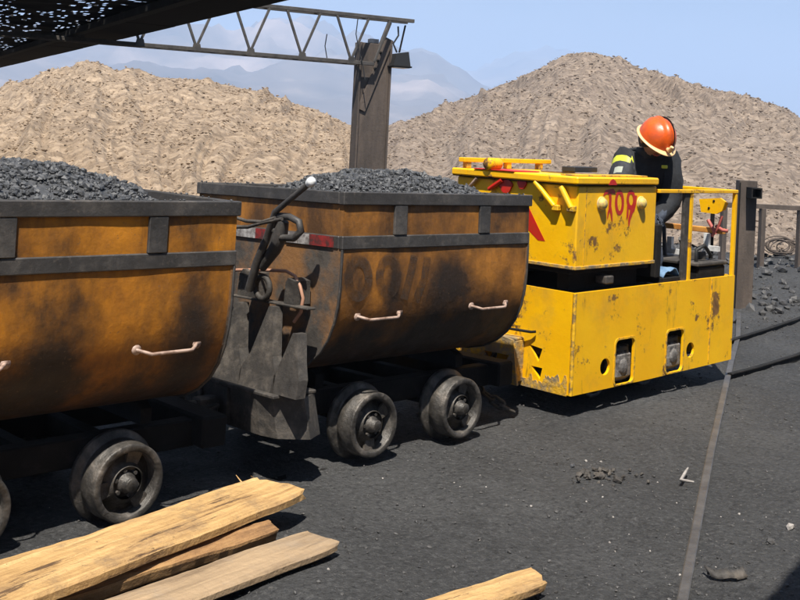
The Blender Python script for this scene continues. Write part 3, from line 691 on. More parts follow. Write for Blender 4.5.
# coal loads
def coal_load(W, hfun, label, n, hi):
    bm_ = MB(); nx_, ny_ = 44, 34; lx, ly = WL/2-0.036, HWID-0.036; vs = []
    hh = lambda x, y: hfun(x, y) + 0.014*fbm(x*9, y*9, 3, 3) - 0.12*max(0, abs(y)-0.40) - 0.12*max(0, abs(x)-0.5)
    for j in range(ny_):
        for i in range(nx_):
            x, y = -lx+2*lx*i/(nx_-1), -ly+2*ly*j/(ny_-1); vs.append((x, y, hh(x, y) if 0 < i < nx_-1 and 0 < j < ny_-1 else 1.10))
    bm_.add(vs, [(j*nx_+i, j*nx_+i+1, (j+1)*nx_+i+1, (j+1)*nx_+i) for j in range(ny_-1) for i in range(nx_-1)])
    P, S = [], []
    for k in range(n):
        x, y = random.uniform(-lx+0.015, lx-0.015), random.uniform(-ly+0.015, ly-0.015)
        s = 0.005+(hi-0.005)*random.random()**3.2
        if random.random() < 0.005: s = random.uniform(0.020, 0.029)
        P.append((x, y, hh(x, y)+s*0.35)); S.append(s)
    for k in range(70):      # crumbs spilt on the rim
        t = random.uniform(-1, 1); s = random.uniform(0.003, 0.009)
        P.append((t*WL*0.49, random.choice((-1, 1))*(HWID-random.uniform(0.004, 0.03)), 1.2+s*0.4) if k % 3 else (random.choice((-1, 1))*(WL/2-random.uniform(0.004, 0.03)), t*HWID*0.95, 1.2+s*0.4)); S.append(s)
    o = stones('coal_load', P, S, M_coal, 0.85)
    nb = bpy.data.meshes.new('coal_bed'); nb.from_pydata(bm_.v, [], bm_.f); nb.polygons.foreach_set('use_smooth', [False]*len(nb.polygons)); nb.update(); nb.materials.append(M_coal)
    j = bmesh.new(); j.from_mesh(o.data); j.from_mesh(nb); j.to_mesh(o.data); j.free()
    o.location = W.location; o.rotation_euler = W.rotation_euler
    return tag(o, label, 'coal', kind='stuff')
def h1(x, y):
    xx = x+0.07
    base = 1.292-0.22*max(0, x-0.10)-0.06*max(0, -x-0.3)-0.25*max(0, x-0.33)
    return base - 0.36*max(0, abs(y)-0.20)
def h2(x, y):
    return 1.285-0.14*abs(x-0.10)-0.26*max(0, -x-0.22)-0.36*max(0, abs(y)-0.2)
coal_load(W1, h1, 'black coal heaped high in the orange wagon at the left edge', 8500, 0.021)
coal_load(W2, h2, 'black coal heaped in the brown wagon behind the locomotive', 8500, 0.021)

# ------------------------------------------------------------------ locomotive
LX0, LX1, LY, LZ0, LZ1 = 1.741, 3.508, 0.50, 0.119, 0.672
LC = Vector(((LX0+LX1)/2, 0, 0))
loco = empty('locomotive', LC)
tag(loco, 'yellow battery mine locomotive with red scrawl on its battery box and open railed cab', 'locomotive')
def lb(mb, name, m, parent=None):
    """world-space mesh to locomotive-local part"""
    mb.v = [(v[0]-LC.x, v[1]-LC.y, v[2]-LC.z) for v in mb.v]
    return mb.build(name, m, parent or loco)
def rrect(x0, z0, x1, z1, r, n=5):
    p = []
    for cx_, cz_, a0 in ((x1-r, z1-r, 0), (x0+r, z1-r, 90), (x0+r, z0+r, 180), (x1-r, z0+r, 270)):
        for k in range(n+1):
            a = math.radians(a0+90*k/n); p.append((cx_+r*math.cos(a), cz_+r*math.sin(a)))
    return p
def circ(cx_, cz_, r, n=20): return [(cx_+r*math.cos(2*math.pi*k/n), cz_+r*math.sin(2*math.pi*k/n)) for k in range(n)]
holes = [rrect(2.154, 0.121+0.004, 2.346, 0.382, 0.03), rrect(2.70, 0.127, 2.893, 0.378, 0.03), circ(2.057, 0.243, 0.047), circ(2.980, 0.240, 0.047)]
side_out = [(LX0+0.001, LZ0), (2.5, LZ0-0.003), (LX1-0.001, LZ0+0.004), (LX1-0.001, LZ1), (2.6, LZ1+0.002), (LX0+0.001, LZ1)]
for sd in (-1, 1):
    sp = lb(MB().prism([side_out]+holes, lambda u, v, w_: Vector((u, sd*(LY-w_), v)), 0.016), 'side_plate', M_yellow)
    for x0 in (2.154, 2.70):
        lb(MB().prism([rrect(x0-0.012, 0.112+0.008, x0+0.205, 0.39, 0.034), rrect(x0, 0.127, x0+0.193, 0.379, 0.03)], lambda u, v, w_: Vector((u, sd*(LY+w_), v)), 0.0035), 'slot_trim', M_yedge, sp)
    lb(MB().box((LX1-0.30-0.004, sd*(LY+0.0015)-0.0035, LZ0+0.02), (LX1-0.30+0.004, sd*(LY+0.0015)+0.0035, LZ1-0.003)), 'seam', M_yedge, sp)
    # axle box with springs seen through each slot
    for x0 in (2.25, 2.797):
        ab = lb(MB().box((x0-0.06, sd*0.43-0.05, 0.13), (x0+0.125, sd*0.43+0.05, 0.31), 0.03), 'axle_box', M_axle)
        lb(MB().lathe([(0.0, 0.066*sd), (0.035, 0.066*sd), (0.052, 0.055*sd), (0.056, 0.0)], 12, 'y', (x0+0.022, sd*0.422, 0.215)), 'axle_cap', M_axle, ab)
        for dx in (-0.045, 0.045):
            lb(MB().tube([(x0+0.03+dx, sd*0.455, 0.26), (x0+0.03+dx*0.8, sd*0.455, 0.335)], 0.02, 10), 'spring', M_cast, ab)
        lb(MB().box((x0-0.075, sd*0.445-0.03, 0.305), (x0+0.075, sd*0.445+0.03, 0.33), 0.006), 'spring_cap', M_cast, ab)
# end plates, the left one with broken triangular openings
tri = [[(-0.30, 0.34), (-0.205, 0.35), (-0.275, 0.265)], [(-0.305, 0.235), (-0.225, 0.235), (-0.29, 0.17)]]
ends = [(-LY+0.017, LZ0+0.002), (LY-0.017, LZ0+0.002), (LY-0.017, LZ1), (-LY+0.017, LZ1)]
ep = lb(MB().prism([ends]+tri, lambda u, v, w_: Vector((LX0+w_, u, v)), 0.016), 'end_plate', M_yellow)
lb(MB().prism([ends], lambda u, v, w_: Vector((LX1-w_, u, v)), 0.016), 'end_plate', M_yellow)
for sd in (-1, 1): lb(MB().tube([(LX0+0.006, sd*(LY-0.004), LZ0+0.002), (LX0+0.006, sd*(LY-0.004), LZ1-0.002)], 0.011, 8), 'corner_bead', M_yedge)
# battered coupler housing on the left end
coup = [[(-0.20, 0.125), (-0.16, 0.36), (-0.05, 0.40), (0.10, 0.385), (0.20, 0.33), (0.24, 0.135), (0.1, 0.15), (0.02, 0.125)], [(-0.135, 0.275), (0.045, 0.27), (-0.055, 0.155)]]
ch_ = lb(MB().prism(coup, lambda u, v, w_: Vector((1.655+w_, u, v+0.012*math.sin(u*30))), 0.014), 'coupler_plate', M_mud)
lb(MB().box((1.67, -0.17, 0.37), (1.74, 0.20, 0.385), 0.004), 'coupler_shelf', M_mud, ch_)
for yy in (-0.165, 0.20): lb(MB().box((1.67, yy-0.008, 0.14), (1.74, yy+0.008, 0.369), 0.003), 'coupler_cheek', M_mud, ch_)
lb(MB().tube([(1.645, 0.02, 0.34), (1.66, 0.02, 0.34)], 0.022, 10), 'coupler_pin', M_cast, ch_)
lb(MB().tube([(1.70, 0.05, 0.41), (1.69, -0.10, 0.425), (1.715, -0.235, 0.425), (1.725, -0.26, 0.43)], 0.008, 6), 'bent_wire', M_frame, ch_)
# mud caked round the lower left corner
for (ya, yb, zt, sd_) in ((-0.475, -0.33, 0.20, 1.0), (-0.34, -0.20, 0.165, 5.0), (-0.22, 0.30, 0.16, 9.0)):
    top = [(ya+(yb-ya)*k/16, zt+0.05*noise.noise((k*0.35, sd_, 0))+0.02*noise.noise((k*1.3, sd_, 3))) for k in range(17)]
    lb(MB().prism([[(ya, LZ0-0.004)]+top+[(yb, LZ0-0.004)]], lambda u, v, w_: Vector((LX0-w_, u, v)), 0.004+0.001*sd_/9), 'caked_mud', M_mud, ep)
# black painted mark on the end
zs = [un(x, y, 'x', LX0) for x, y in ((508, 325), (520, 326), (513, 338), (509, 340), (515, 340))]
lb(MB().ribbon(zs, 0.016, (-1, 0, 0), 0.0012), 'painted_mark', M_soot, ep)
# inner frame, deck and wheels
lb(MB().box((LX0+0.02, -LY+0.10, 0.30), (LX1-0.02, LY-0.10, 0.40), 0.005), 'inner_frame', M_frame)
dk = lb(MB().box((LX0+0.018, -LY+0.018, LZ1-0.03), (2.62, LY-0.018, LZ1-0.008), 0.002), 'deck', M_frame)
lb(MB().box((2.62, -LY+0.018, 0.40), (LX1-0.018, LY-0.018, 0.42), 0.002), 'cab_floor', M_frame)
tmpc = [o for o in bpy.data.objects]
for x in (2.25, 2.797):
    for sd in (-1, 1):
        wv = place('wheel', WHEEL_ME, loco, (x-LC.x, sd*0.30, 0.146), (0, x, 0 if sd > 0 else math.pi)); place('hub', HUB_ME, wv)
    MB().tube([(x-LC.x, -0.35, 0.146), (x-LC.x, 0.35, 0.146)], 0.035, 12).build('axle', M_frame, loco)
# battery box
BX0, BX1, BY0, BY1, BZ0, BZ1 = 1.752, 2.545, -0.48, 0.40, 0.800, 1.252
for yy in (-0.36, 0.28): lb(MB().box((BX0+0.06, yy-0.04, LZ1-0.008), (BX1-0.05, yy+0.04, 0.765), 0.006), 'skid', M_frame)
lb(MB().box((BX0+0.01, BY0+0.03, 0.766), (BX1-0.01, BY1-0.03, 0.799), 0.004), 'tray', M_frame)
lb(MB().box((2.05, BY0-0.005, 0.70), (2.13, BY0+0.07, 0.745), 0.006), 'clamp', M_cast)
bb = lb(MB().box((BX0, BY0, BZ0), (BX1, BY1, BZ1), 0.008), 'battery_box', M_yellow)
for k in range(26):      # ragged mud lip along the bottom
    pass
lb(MB().box((BX0-0.004, BY0-0.006, BZ0-0.006), (BX1+0.004, BY0+0.004, BZ0+0.014), 0.003), 'bottom_lip', M_mud, bb)
lb(MB().box((BX0-0.006, BY0+0.005, BZ0-0.006), (BX0+0.004, BY1-0.005, BZ0+0.014), 0.003), 'bottom_lip', M_mud, bb)
lb(MB().box((BX0+0.075, BY0-0.002, BZ0+0.02), (BX0+0.081, BY0+0.002, BZ1-0.004)), 'fold_line', M_yedge, bb)
for x in (1.972, 2.372):
    bt = lb(MB().lathe([(0.0, -0.034), (0.018, -0.033), (0.028, -0.026), (0.034, -0.012), (0.034, 0.002)], 14, 'y', (x, BY0, 1.152)), 'lifting_stud', M_bolt, bb)
    lb(MB().lathe([(0.034, -0.008), (0.041, -0.007), (0.041, 0.002)], 14, 'y', (x, BY0, 1.152)), 'stud_collar', M_bolt, bt)
lid = lb(MB().box((BX0-0.035, BY0-0.018, 1.258), (BX1-0.008, BY1+0.02, 1.300), 0.008), 'lid', M_yellow)
lb(MB().box((BX0-0.028, BY0-0.012, 1.2525), (BX1-0.02, BY1+0.014, 1.2575)), 'lid_gasket', M_frame, lid)
p0, p1 = un(485, 167, 'y', BY1-0.02), un(608, 168, 'y', BY1-0.02)
lb(MB().bar((1.75, BY1-0.03, 1.350), (2.60, BY1-0.03, 1.352), 0.05, 0.026), 'lid_rail', M_yellow, lid)
for xx in (1.80, 2.18, 2.5): lb(MB().box((xx-0.02, BY1-0.05, 1.301), (xx+0.02, BY1-0.012, 1.338), 0.003), 'rail_foot', M_yedge, lid)
q = un(515, 168, 'y', 0.1)
lb(MB().lathe([(0.0, -0.055), (0.030, -0.055), (0.036, -0.045), (0.036, 0.045), (0.030, 0.055), (0.0, 0.055)], 14, 'x', (1.755, 0.13, 1.337)), 'lid_hinge', M_yellow, lid)
lb(MB().box((2.10, -0.30, 1.301), (2.29, 0.05, 1.312), 0.003), 'lid_board', M_timber, lid)
lb(MB().bar((2.09, -0.16, 1.328), (2.35, -0.14, 1.328), 0.09, 0.03, ch=0.004), 'lid_pad', M_black, lid)
lb(MB().box((1.80, -0.44, 1.301), (2.50, -0.32, 1.309), 0.003), 'lid_strip', M_yedge, lid)
lb(MB().box((BX0-0.04, -0.06, 1.301), (BX0+0.20, 0.24, 1.307), 0.002), 'lid_patch', M_red, lid)
# handles and rods on the left end of the box
def rod(a, b, r, m, nm, x0=BX0-0.022, x1=BX0-0.022):
    pa, pb = un(*a, 'x', x0), un(*b, 'x', x1)
    return lb(MB().tube([pa, pa.lerp(pb, 0.5), pb], r, 8), nm, m, bb)
rod((535, 182), (554, 206), 0.016, M_yellow, 'strut'); rod((561, 187), (571, 208), 0.018, M_yellow, 'strut')
for q in ((556, 207), (571, 208)):
    pp = un(*q, 'x', BX0-0.02); lb(MB().box((BX0-0.034, pp.y-0.022, pp.z-0.02), (BX0+0.004, pp.y+0.022, pp.z+0.012), 0.004), 'strut_foot', M_yedge, bb)
rod((477, 178), (466, 190), 0.009, M_handle, 'lid_stay'); rod((502, 180), (489, 189), 0.013, M_red, 'lid_stay')
for cx_, cy_, rx, ry in ((507, 186, 0.045, 0.04), (523, 184, 0.03, 0.028)):
    p = un(cx_, cy_, 'x', BX0); lb(MB().prism([[(p.y+rx*math.cos(a)*(1+0.15*math.sin(3*a)), p.z+ry*math.sin(a)) for a in [k*2*math.pi/18 for k in range(18)]]], lambda u, v, w_: Vector((BX0-0.002-w_, u, v)), 0.012), 'red_boss', M_red, bb)
p = un(536, 222, 'x', BX0)
lb(MB().prism([[(p.y+0.11, p.z+0.05), (p.y+0.06, p.z+0.085), (p.y-0.02, p.z-0.03), (p.y-0.07, p.z-0.10), (p.y-0.02, p.z-0.10), (p.y+0.05, p.z-0.05)]], lambda u, v, w_: Vector((BX0-w_, u, v)), 0.0012), 'red_patch', M_red, bb)
# red hand-painted characters
def zp(x, y): return un(570+x/8, 165+y/8, 'y', BY0-0.0005)
def E8(cx_, cy_, rx, ry, a0=0, a1=6.2832, n=22): return [zp(cx_+rx*math.cos(a0+(a1-a0)*k/n), cy_+ry*math.sin(a0+(a1-a0)*k/n)) for k in range(n+1)]
chars = [[([zp(268, 245), zp(285, 218), zp(345, 208), zp(362, 225)], [0.010, 0.024, 0.026, 0.012]), ([zp(318, 212), zp(322, 270), zp(318, 330), zp(330, 390), zp(335, 450)], [0.026, 0.024, 0.026, 0.02, 0.01]), ([zp(320, 335), zp(303, 385), zp(298, 430)], [0.02, 0.015, 0.008])],
         [(E8(395, 300, 27, 85), 0.025)],
         [(E8(487, 278, 26, 62), 0.025), ([zp(528, 245), zp(522, 300), zp(508, 360), zp(478, 400)], 0.02), ([zp(462, 320), zp(458, 400), zp(452, 430)], [0.02, 0.02, 0.01]), ([zp(488, 345), zp(485, 390), zp(472, 430), zp(468, 492)], [0.024, 0.03, 0.024, 0.008])]]
for strokes in chars:
    mb = MB()
    for k, (s_, w_) in enumerate(strokes): mb.ribbon(s_, w_, (0, -1, 0), 0.001+0.0006*k)
    lb(mb, 'painted_character', M_red, bb)
bl = [un(570+x/8, 165+y/8, 'y', BY0-0.0188) for x, y in ((310, 160), (325, 125), (345, 112), (365, 125), (378, 160))]
lb(MB().prism([[(p.x, p.z) for p in bl]], lambda u, v, w_: Vector((u, BY0-0.0182-w_, v)), 0.001), 'paint_blob', M_red, lid)
# cab railing
RZ = 1.222
for sd in (-1, 1):
    cr_ = lb(MB().bar((BX1+0.002, sd*0.485, RZ), (LX1-0.002, sd*0.485, RZ-0.004), 0.03, 0.022), 'guard_rail', M_yellow)
    for x, m_ in ((2.93, M_yellow), (LX1-0.018, M_yellow)):
        lb(MB().box((x-0.014, sd*0.485-0.012, LZ1-0.002), (x+0.014, sd*0.485+0.012, RZ-0.012), 0.002), 'guard_post', m_)
    lb(MB().box((2.855, sd*0.478-0.012, LZ1-0.05), (2.912, sd*0.478+0.010, RZ-0.0125), 0.002), 'grey_post', M_cast)
lb(MB().bar((LX1-0.018, -0.469, RZ-0.004), (LX1-0.018, 0.469, RZ-0.004), 0.028, 0.022), 'guard_rail', M_yellow)
# driver's controls at the rear end of the cab
XR = 3.44
def R_(x, y, X=XR): return un(x, y, 'x', X)
a, b_ = R_(699, 198), R_(728, 213)
shp = [(699, 199), (720, 198), (727, 203), (724, 210), (716, 214), (708, 213), (701, 212)]
yp = lb(MB().prism([[(R_(*q).y, R_(*q).z) for q in shp]], lambda u, v, w_: Vector((XR+w_, u, v)), 0.02), 'instrument_panel', M_yellow)
for q in ((709, 208), (714, 201)):
    c_ = R_(*q, X=XR); lb(MB().lathe([(0, -0.004), (0.008, -0.004), (0.008, 0.002)], 10, 'x', c_), 'panel_bolt', M_frame, yp)
a = R_(712, 213); lb(MB().box((XR+0.001, a.y-0.012, LZ1), (XR+0.018, a.y+0.012, a.z-0.004), 0.002), 'panel_post', M_frame)
a, b_ = R_(668, 229), R_(731, 233)
lb(MB().bar((XR-0.01, 0.10, 0.955), (XR-0.01, -0.45, 0.955), 0.05, 0.035), 'cross_beam', M_orangebeam)
for q0, q1, r_ in (((708, 220), (716, 234), 0.012), ((722, 216), (712, 236), 0.010), ((716, 226), (728, 231), 0.012)):
    lb(MB().tube([R_(*q0, X=XR-0.04), R_((q0[0]+q1[0])/2+1, (q0[1]+q1[1])/2+2, X=XR-0.05), R_(*q1, X=XR-0.04)], r_, 8), 'hose', M_hose)
for cx_, cy_ in ((673, 246), (710, 243)):
    p = R_(cx_, cy_, X=3.36)
    lb(MB().prism([[(p.y+0.045, p.z-0.05), (p.y-0.06, p.z-0.05), (p.y-0.06, p.z-0.018), (p.y+0.01, p.z-0.018), (p.y+0.01, p.z+0.06), (p.y+0.045, p.z+0.06)]], lambda u, v, w_: Vector((3.355+w_, u, v)), 0.03), 'angle_bracket', M_white)
ctl = lb(MB().box((3.12, -0.45, 0.421), (3.47, 0.10, 0.74), 0.012), 'controller_box', M_frame)
lb(MB().box((3.10, -0.46, 0.741), (3.48, 0.11, 0.765), 0.006), 'controller_lid', M_cast, ctl)
lb(MB().tube([(3.25, -0.25, 0.765), (3.25, -0.25, 0.86), (3.20, -0.27, 0.90)], [0.014, 0.012, 0.016], 8), 'control_lever', M_steel, ctl)
lb(MB().lathe([(0.0, 0.05), (0.055, 0.05), (0.06, 0.04), (0.06, 0.0)], 18, 'z', (3.36, -0.30, 0.765)), 'control_drum', M_cast, ctl)
lb(MB().box((3.20, 0.12, 0.421), (3.47, 0.45, 0.90), 0.012), 'resistor_box', M_frame)
for q_ in range(4): lb(MB().box((3.22, 0.10, 0.50+0.09*q_), (3.45, 0.119, 0.535+0.09*q_), 0.003), 'resistor_slat', M_cast)
lb(MB().tube([(3.30, -0.10, 0.765), (3.34, -0.06, 0.95), (3.40, 0.02, 1.02), (3.44, 0.12, 0.92)], 0.014, 8), 'hose', M_black)
lb(MB().tube([(3.18, -0.40, 0.765), (3.16, -0.41, 0.84), (3.24, -0.42, 0.87), (3.36, -0.40, 0.80)], 0.012, 8), 'hose', M_black)
st = lb(MB().box((2.88, -0.02, 0.70), (3.10, 0.34, 0.76), 0.02), 'seat', M_black)
lb(MB().box((2.92, 0.02, 0.421), (3.06, 0.30, 0.699), 0.004), 'seat_base', M_frame, st)
lb(MB().box((2.60, -0.46, 0.70), (2.66, 0.40, 1.02), 0.006), 'bulkhead', M_frame)
p = un(665, 268, 'y', -0.42); mb = MB(); vs = []
for j in range(7):
    for i in range(9):
        u, v = i/8, j/6; vs.append((p.x-0.10+0.20*u, p.y-0.05+0.16*v, 0.70+0.05*math.sin(u*3.1)*(1-v*0.3)+0.012*math.sin(u*11+v*5)))
mb.add(vs, [(j*9+i, j*9+i+1, (j+1)*9+i+1, (j+1)*9+i) for j in range(6) for i in range(8)], True)
o = mb.build('cloth', M_blue); o.modifiers.new('s', 'SOLIDIFY').thickness = 0.006
tag(o, 'crumpled blue cloth lying in the cab under the battery box corner', 'cloth')
lb(MB().box((2.66, -0.48, 0.66), (2.86, -0.30, 0.698), 0.004), 'step_plate', M_frame)

# ------------------------------------------------------------------ driver
def skin_mesh(joints, edges, name, lvl=2):
    me = bpy.data.meshes.new(name); keys = list(joints)
    me.from_pydata([joints[k][0] for k in keys], [(keys.index(a), keys.index(b)) for a, b in edges], [])
    o = bpy.data.objects.new(name, me); col.objects.link(o)
    sk = o.modifiers.new('skin', 'SKIN'); sk.use_smooth_shade = True
    for k, v in zip(keys, me.skin_vertices[0].data):
        r = joints[k][1]; v.radius = (r, r) if not isinstance(r, tuple) else r
    me.skin_vertices[0].data[0].use_root = True
    ss = o.modifiers.new('sub', 'SUBSURF'); ss.levels = lvl; ss.render_levels = lvl
    dg = bpy.context.evaluated_depsgraph_get(); ev = o.evaluated_get(dg)
    m2 = bpy.data.meshes.new_from_object(ev); bpy.data.objects.remove(o)
    for p in m2.polygons: p.use_smooth = True
    return m2
HC = dep(655.5, 140, 6.95)                 # head centre
Lf = Vector((-0.706, 0.708, 0))            # towards image left
Tw = Vector((-0.708, -0.706, 0))           # towards the viewer
neck = HC + Vector((0.09, 0.10, -0.10)); 
chest = neck + Vector((0.06, 0.07, -0.17)); belly = chest + Vector((0.05, 0.06, -0.22)); pel = belly + Vector((0.02, 0.03, -0.16))
pel = Vector((3.03, 0.14, 0.86)); belly = pel.lerp(chest, 0.42) + Vector((0.02, 0.02, 0))
shL = neck + Lf*0.15 + Vector((0, 0, -0.05)) ; shR = neck - Lf*0.135 + Vector((0.01, 0.01, -0.05))
elL = shL + Lf*0.06 + Tw*0.10 + Vector((0, 0, -0.22)); wrL = elL + Tw*0.17 - Lf*0.14 + Vector((0, 0, -0.08))
elR = shR - Lf*0.025 + Tw*0.02 + Vector((0, 0, -0.24)); wrR = elR + Tw*0.15 + Lf*0.14 + Vector((0, 0, -0.13))
hipL = pel + Lf*0.09; hipR = pel - Lf*0.09
knL = hipL + Vector((-0.26, -0.14, 0.02)); knR = hipR + Vector((-0.12, -0.30, -0.02))
anL = Vector((knL.x+0.0, knL.y, 0.50)); anR = Vector((knR.x+0.02, knR.y, 0.50))
J = {'pel': (pel, 0.14), 'belly': (belly, (0.20, 0.165)), 'chest': (chest, (0.235, 0.185)), 'neck0': (neck+Vector((0.01, 0.01, -0.03)), 0.105), 'neck': (neck.lerp(HC, 0.45), 0.055), 'head0': (HC+Vector((0, 0, -0.045)), 0.078), 'head': (HC, 0.088), 'head1': (HC+Vector((-0.01, -0.01, 0.06)), 0.07),
     'shL': (shL, 0.118), 'elL': (elL, 0.078), 'wrL': (wrL, 0.042), 'shR': (shR, 0.120), 'elR': (elR, 0.090), 'wrR': (wrR, 0.056),
     'hipL': (hipL, 0.095), 'knL': (knL, 0.065), 'anL': (anL, 0.045), 'hipR': (hipR, 0.095), 'knR': (knR, 0.065), 'anR': (anR, 0.045),
     'toL': (anL+Vector((-0.13, -0.08, -0.035)), 0.036), 'toR': (anR+Vector((-0.08, -0.14, -0.035)), 0.036)}
Ed = [('pel', 'belly'), ('belly', 'chest'), ('chest', 'neck0'), ('neck0', 'neck'), ('neck', 'head0'), ('head0', 'head'), ('head', 'head1'), ('chest', 'shL'), ('shL', 'elL'), ('elL', 'wrL'), ('chest', 'shR'), ('shR', 'elR'), ('elR', 'wrR'),
      ('pel', 'hipL'), ('hipL', 'knL'), ('knL', 'anL'), ('anL', 'toL'), ('pel', 'hipR'), ('hipR', 'knR'), ('knR', 'anR'), ('anR', 'toR')]
for s_, wr, el in (('L', wrL, elL), ('R', wrR, elR)):
    d = (wr-el).normalized(); sv = d.cross(Vector((0, 0, 1))).normalized(); dn = sv.cross(d).normalized()
    if dn.z > 0: dn = -dn
    palm = wr+d*0.055; J['palm'+s_] = (palm, (0.036, 0.018)); Ed.append(('wr'+s_, 'palm'+s_))
    for k in range(4):
        off = sv*(k-1.5)*0.020; ln = (0.066, 0.078, 0.072, 0.056)[k]
        a = palm+d*0.03+off; b_ = a+d*ln*0.55+dn*0.012; c_ = b_+d*ln*0.30+dn*ln*0.4
        for nm, pt, r_ in (('a', a, 0.010), ('b', b_, 0.0092), ('c', c_, 0.008)): J['f%d%s%s' % (k, nm, s_)] = (pt, r_)
        Ed += [('palm'+s_, 'f%da%s' % (k, s_)), ('f%da%s' % (k, s_), 'f%db%s' % (k, s_)), ('f%db%s' % (k, s_), 'f%dc%s' % (k, s_))]
    a = wr+d*0.03+sv*0.032*(1 if s_ == 'L' else -1); b_ = a+d*0.03+sv*0.022*(1 if s_ == 'L' else -1)+dn*0.015
    J['tA'+s_] = (a, 0.011); J['tB'+s_] = (b_, 0.009); Ed += [('wr'+s_, 'tA'+s_), ('tA'+s_, 'tB'+s_)]
O = Vector((pel.x, pel.y, 0.42))
J = {k: (v[0]-O, v[1]) for k, v in J.items()}
bm2 = skin_mesh(J, Ed, 'body', 2)
for v in bm2.vertices:      # cloth folds
    c_ = v.co
    if (c_-(HC-O)).length > 0.16: v.co = c_ + v.normal*(0.020*noise.noise(Vector((c_.x*9, c_.y*9, c_.z*5))) + 0.011*noise.noise(c_*24))
for m_ in (M_jacket, M_trouser, M_skin, M_black, M_sleeve): bm2.materials.append(m_)
hc = HC-O
for p in bm2.polygons:
    c_ = Vector(p.center)
    if (c_-hc).length < 0.135 and c_.z > hc.z-0.10: p.material_index = 2
    elif min((c_-(wrL-O)).length, (c_-(wrR-O)).length) < 0.30 and (((c_-(wrL-O)).dot((wrL-elL).normalized()) > 0.0 and (c_-(wrL-O)).length < 0.2) or ((c_-(wrR-O)).dot((wrR-elR).normalized()) > 0.0 and (c_-(wrR-O)).length < 0.2)): p.material_index = 1
    elif c_.z < 0.16: p.material_index = 3
    elif c_.z < (pel-O).z+0.06: p.material_index = 1
person = empty('person', O); tag(person, 'person in dark jacket and orange hard hat bent over in the locomotive cab', 'person')
bo = place('body', bm2, person)
# face, turned down towards the viewer
FN = (Tw*0.62 - Lf*0.25 + Vector((0, 0, -0.70))).normalized()       # where the face looks
UPH = (Vector((0, 0, 1)) - FN*FN.z).normalized(); UPH = (UPH + (-Lf)*0.0).normalized()
SDH = FN.cross(UPH).normalized()
def hp(f_, u_, s_): return hc + FN*f_ + UPH*u_ + SDH*s_
nosem = MB().tube([hp(0.082, 0.02, 0), hp(0.10, -0.005, 0), hp(0.098, -0.022, 0)], [0.009, 0.014, 0.012], 8); nosem.build('nose', M_skin, bo)
for s_ in (-1, 1):
    MB().lathe([(0.0, 0.012), (0.008, 0.010), (0.012, 0.0), (0.008, -0.01), (0.0, -0.012)], 10, 'x', hp(0.078, 0.02, 0.032*s_)).build('eye', M_white, bo)
    MB().tube([hp(0, 0.02, 0.086*s_), hp(-0.005, -0.01, 0.094*s_), hp(0, -0.03, 0.086*s_)], [0.012, 0.018, 0.01], 8).build('ear', M_skin, bo)
MB().tube([hp(0.080, -0.05, -0.022), hp(0.088, -0.052, 0), hp(0.080, -0.05, 0.022)], 0.006, 6).build('mouth', M_hose, bo)
MB().lathe([(0.088, -0.07), (0.098, -0.03), (0.100, 0.02), (0.085, 0.06)], 16, 'z', hc+FN*-0.03).build('hair', M_hair, person)
# collar and reflective patches
nk = neck-O
MB().lathe([(0.085, -0.02), (0.095, 0.015), (0.085, 0.05), (0.078, 0.05), (0.08, 0.0)], 20, 'z', nk+Vector((-0.02, -0.02, 0.0))).build('collar', M_jacket, person)
def band(a, b, t0, t1, r0, r1, m_, nm):
    a, b = Vector(a), Vector(b); MB().tube([a.lerp(b, t0), a.lerp(b, (t0+t1)/2), a.lerp(b, t1)], [r0, (r0+r1)/2, r1], 16, False).build(nm, m_, person)
bm2.update(); hv_m = [len(bm2.materials), len(bm2.materials)+1]
bm2.materials.append(M_hivis); bm2.materials.append(M_silver)
ax_ = (elL-shL).normalized()
for p in bm2.polygons:          # bands sewn on the sleeve
    if p.material_index != 0: continue
    c_ = Vector(p.center); d_ = (c_-(shL-O)); tt_ = d_.dot(ax_)/(elL-shL).length
    if (d_-ax_*d_.dot(ax_)).length < 0.13 and d_.dot(Lf) > -0.04:
        if 0.02 < tt_ < 0.11: p.material_index = hv_m[0]
        elif 0.36 < tt_ < 0.41: p.material_index = hv_m[1]
        elif tt_ > 0.14: p.material_index = 4
pt = shR-O+Tw*0.10+Lf*0.05+Vector((0, 0, -0.02)); MB().box(pt-Vector((0.016, 0.016, 0.011)), pt+Vector((0.016, 0.016, 0.011)), 0.004).build('chest_badge', M_hivis, person)
# hard hat
hat = empty('hard_hat', HC); tag(hat, 'scuffed orange hard hat with cream rim and lamp clip on the bent driver', 'hard hat')
HUP = (Vector((0, 0, 0.74)) + Tw*0.50 - Lf*0.27).normalized()      # crown points up and to the viewer
HFR = (FN - HUP*FN.dot(HUP)).normalized(); HSD = HUP.cross(HFR)
HB = Matrix((HFR, HSD, HUP)).transposed()
def hatv(x, y, z): return HB @ Vector((x*1.05, y*0.90, z*0.95)) + HUP*0.015
vs, fs = [], []; NA, NR = 40, 14
for j in range(NR+1):
    ph = math.pi/2*j/NR
    for i in range(NA):
        a = 2*math.pi*i/NA; r = 0.128*math.cos(ph)**0.85; z = 0.135*math.sin(ph)**0.95
        rid = 0.010*math.exp(-(math.sin(a)*r/0.016)**2)*min(1, j/3) + 0.006*(math.exp(-((abs(math.sin(a))*r-0.045)/0.010)**2))*min(1, j/4)
        vs.append(hatv((r+rid*0.4)*math.cos(a), (r)*math.sin(a), z+rid))
for j in range(NR):
    for i in range(NA): fs.append((j*NA+i, j*NA+(i+1) % NA, (j+1)*NA+(i+1) % NA, (j+1)*NA+i))
MB().add(vs, fs, True).build('shell', M_helmet, hat)
vs = []
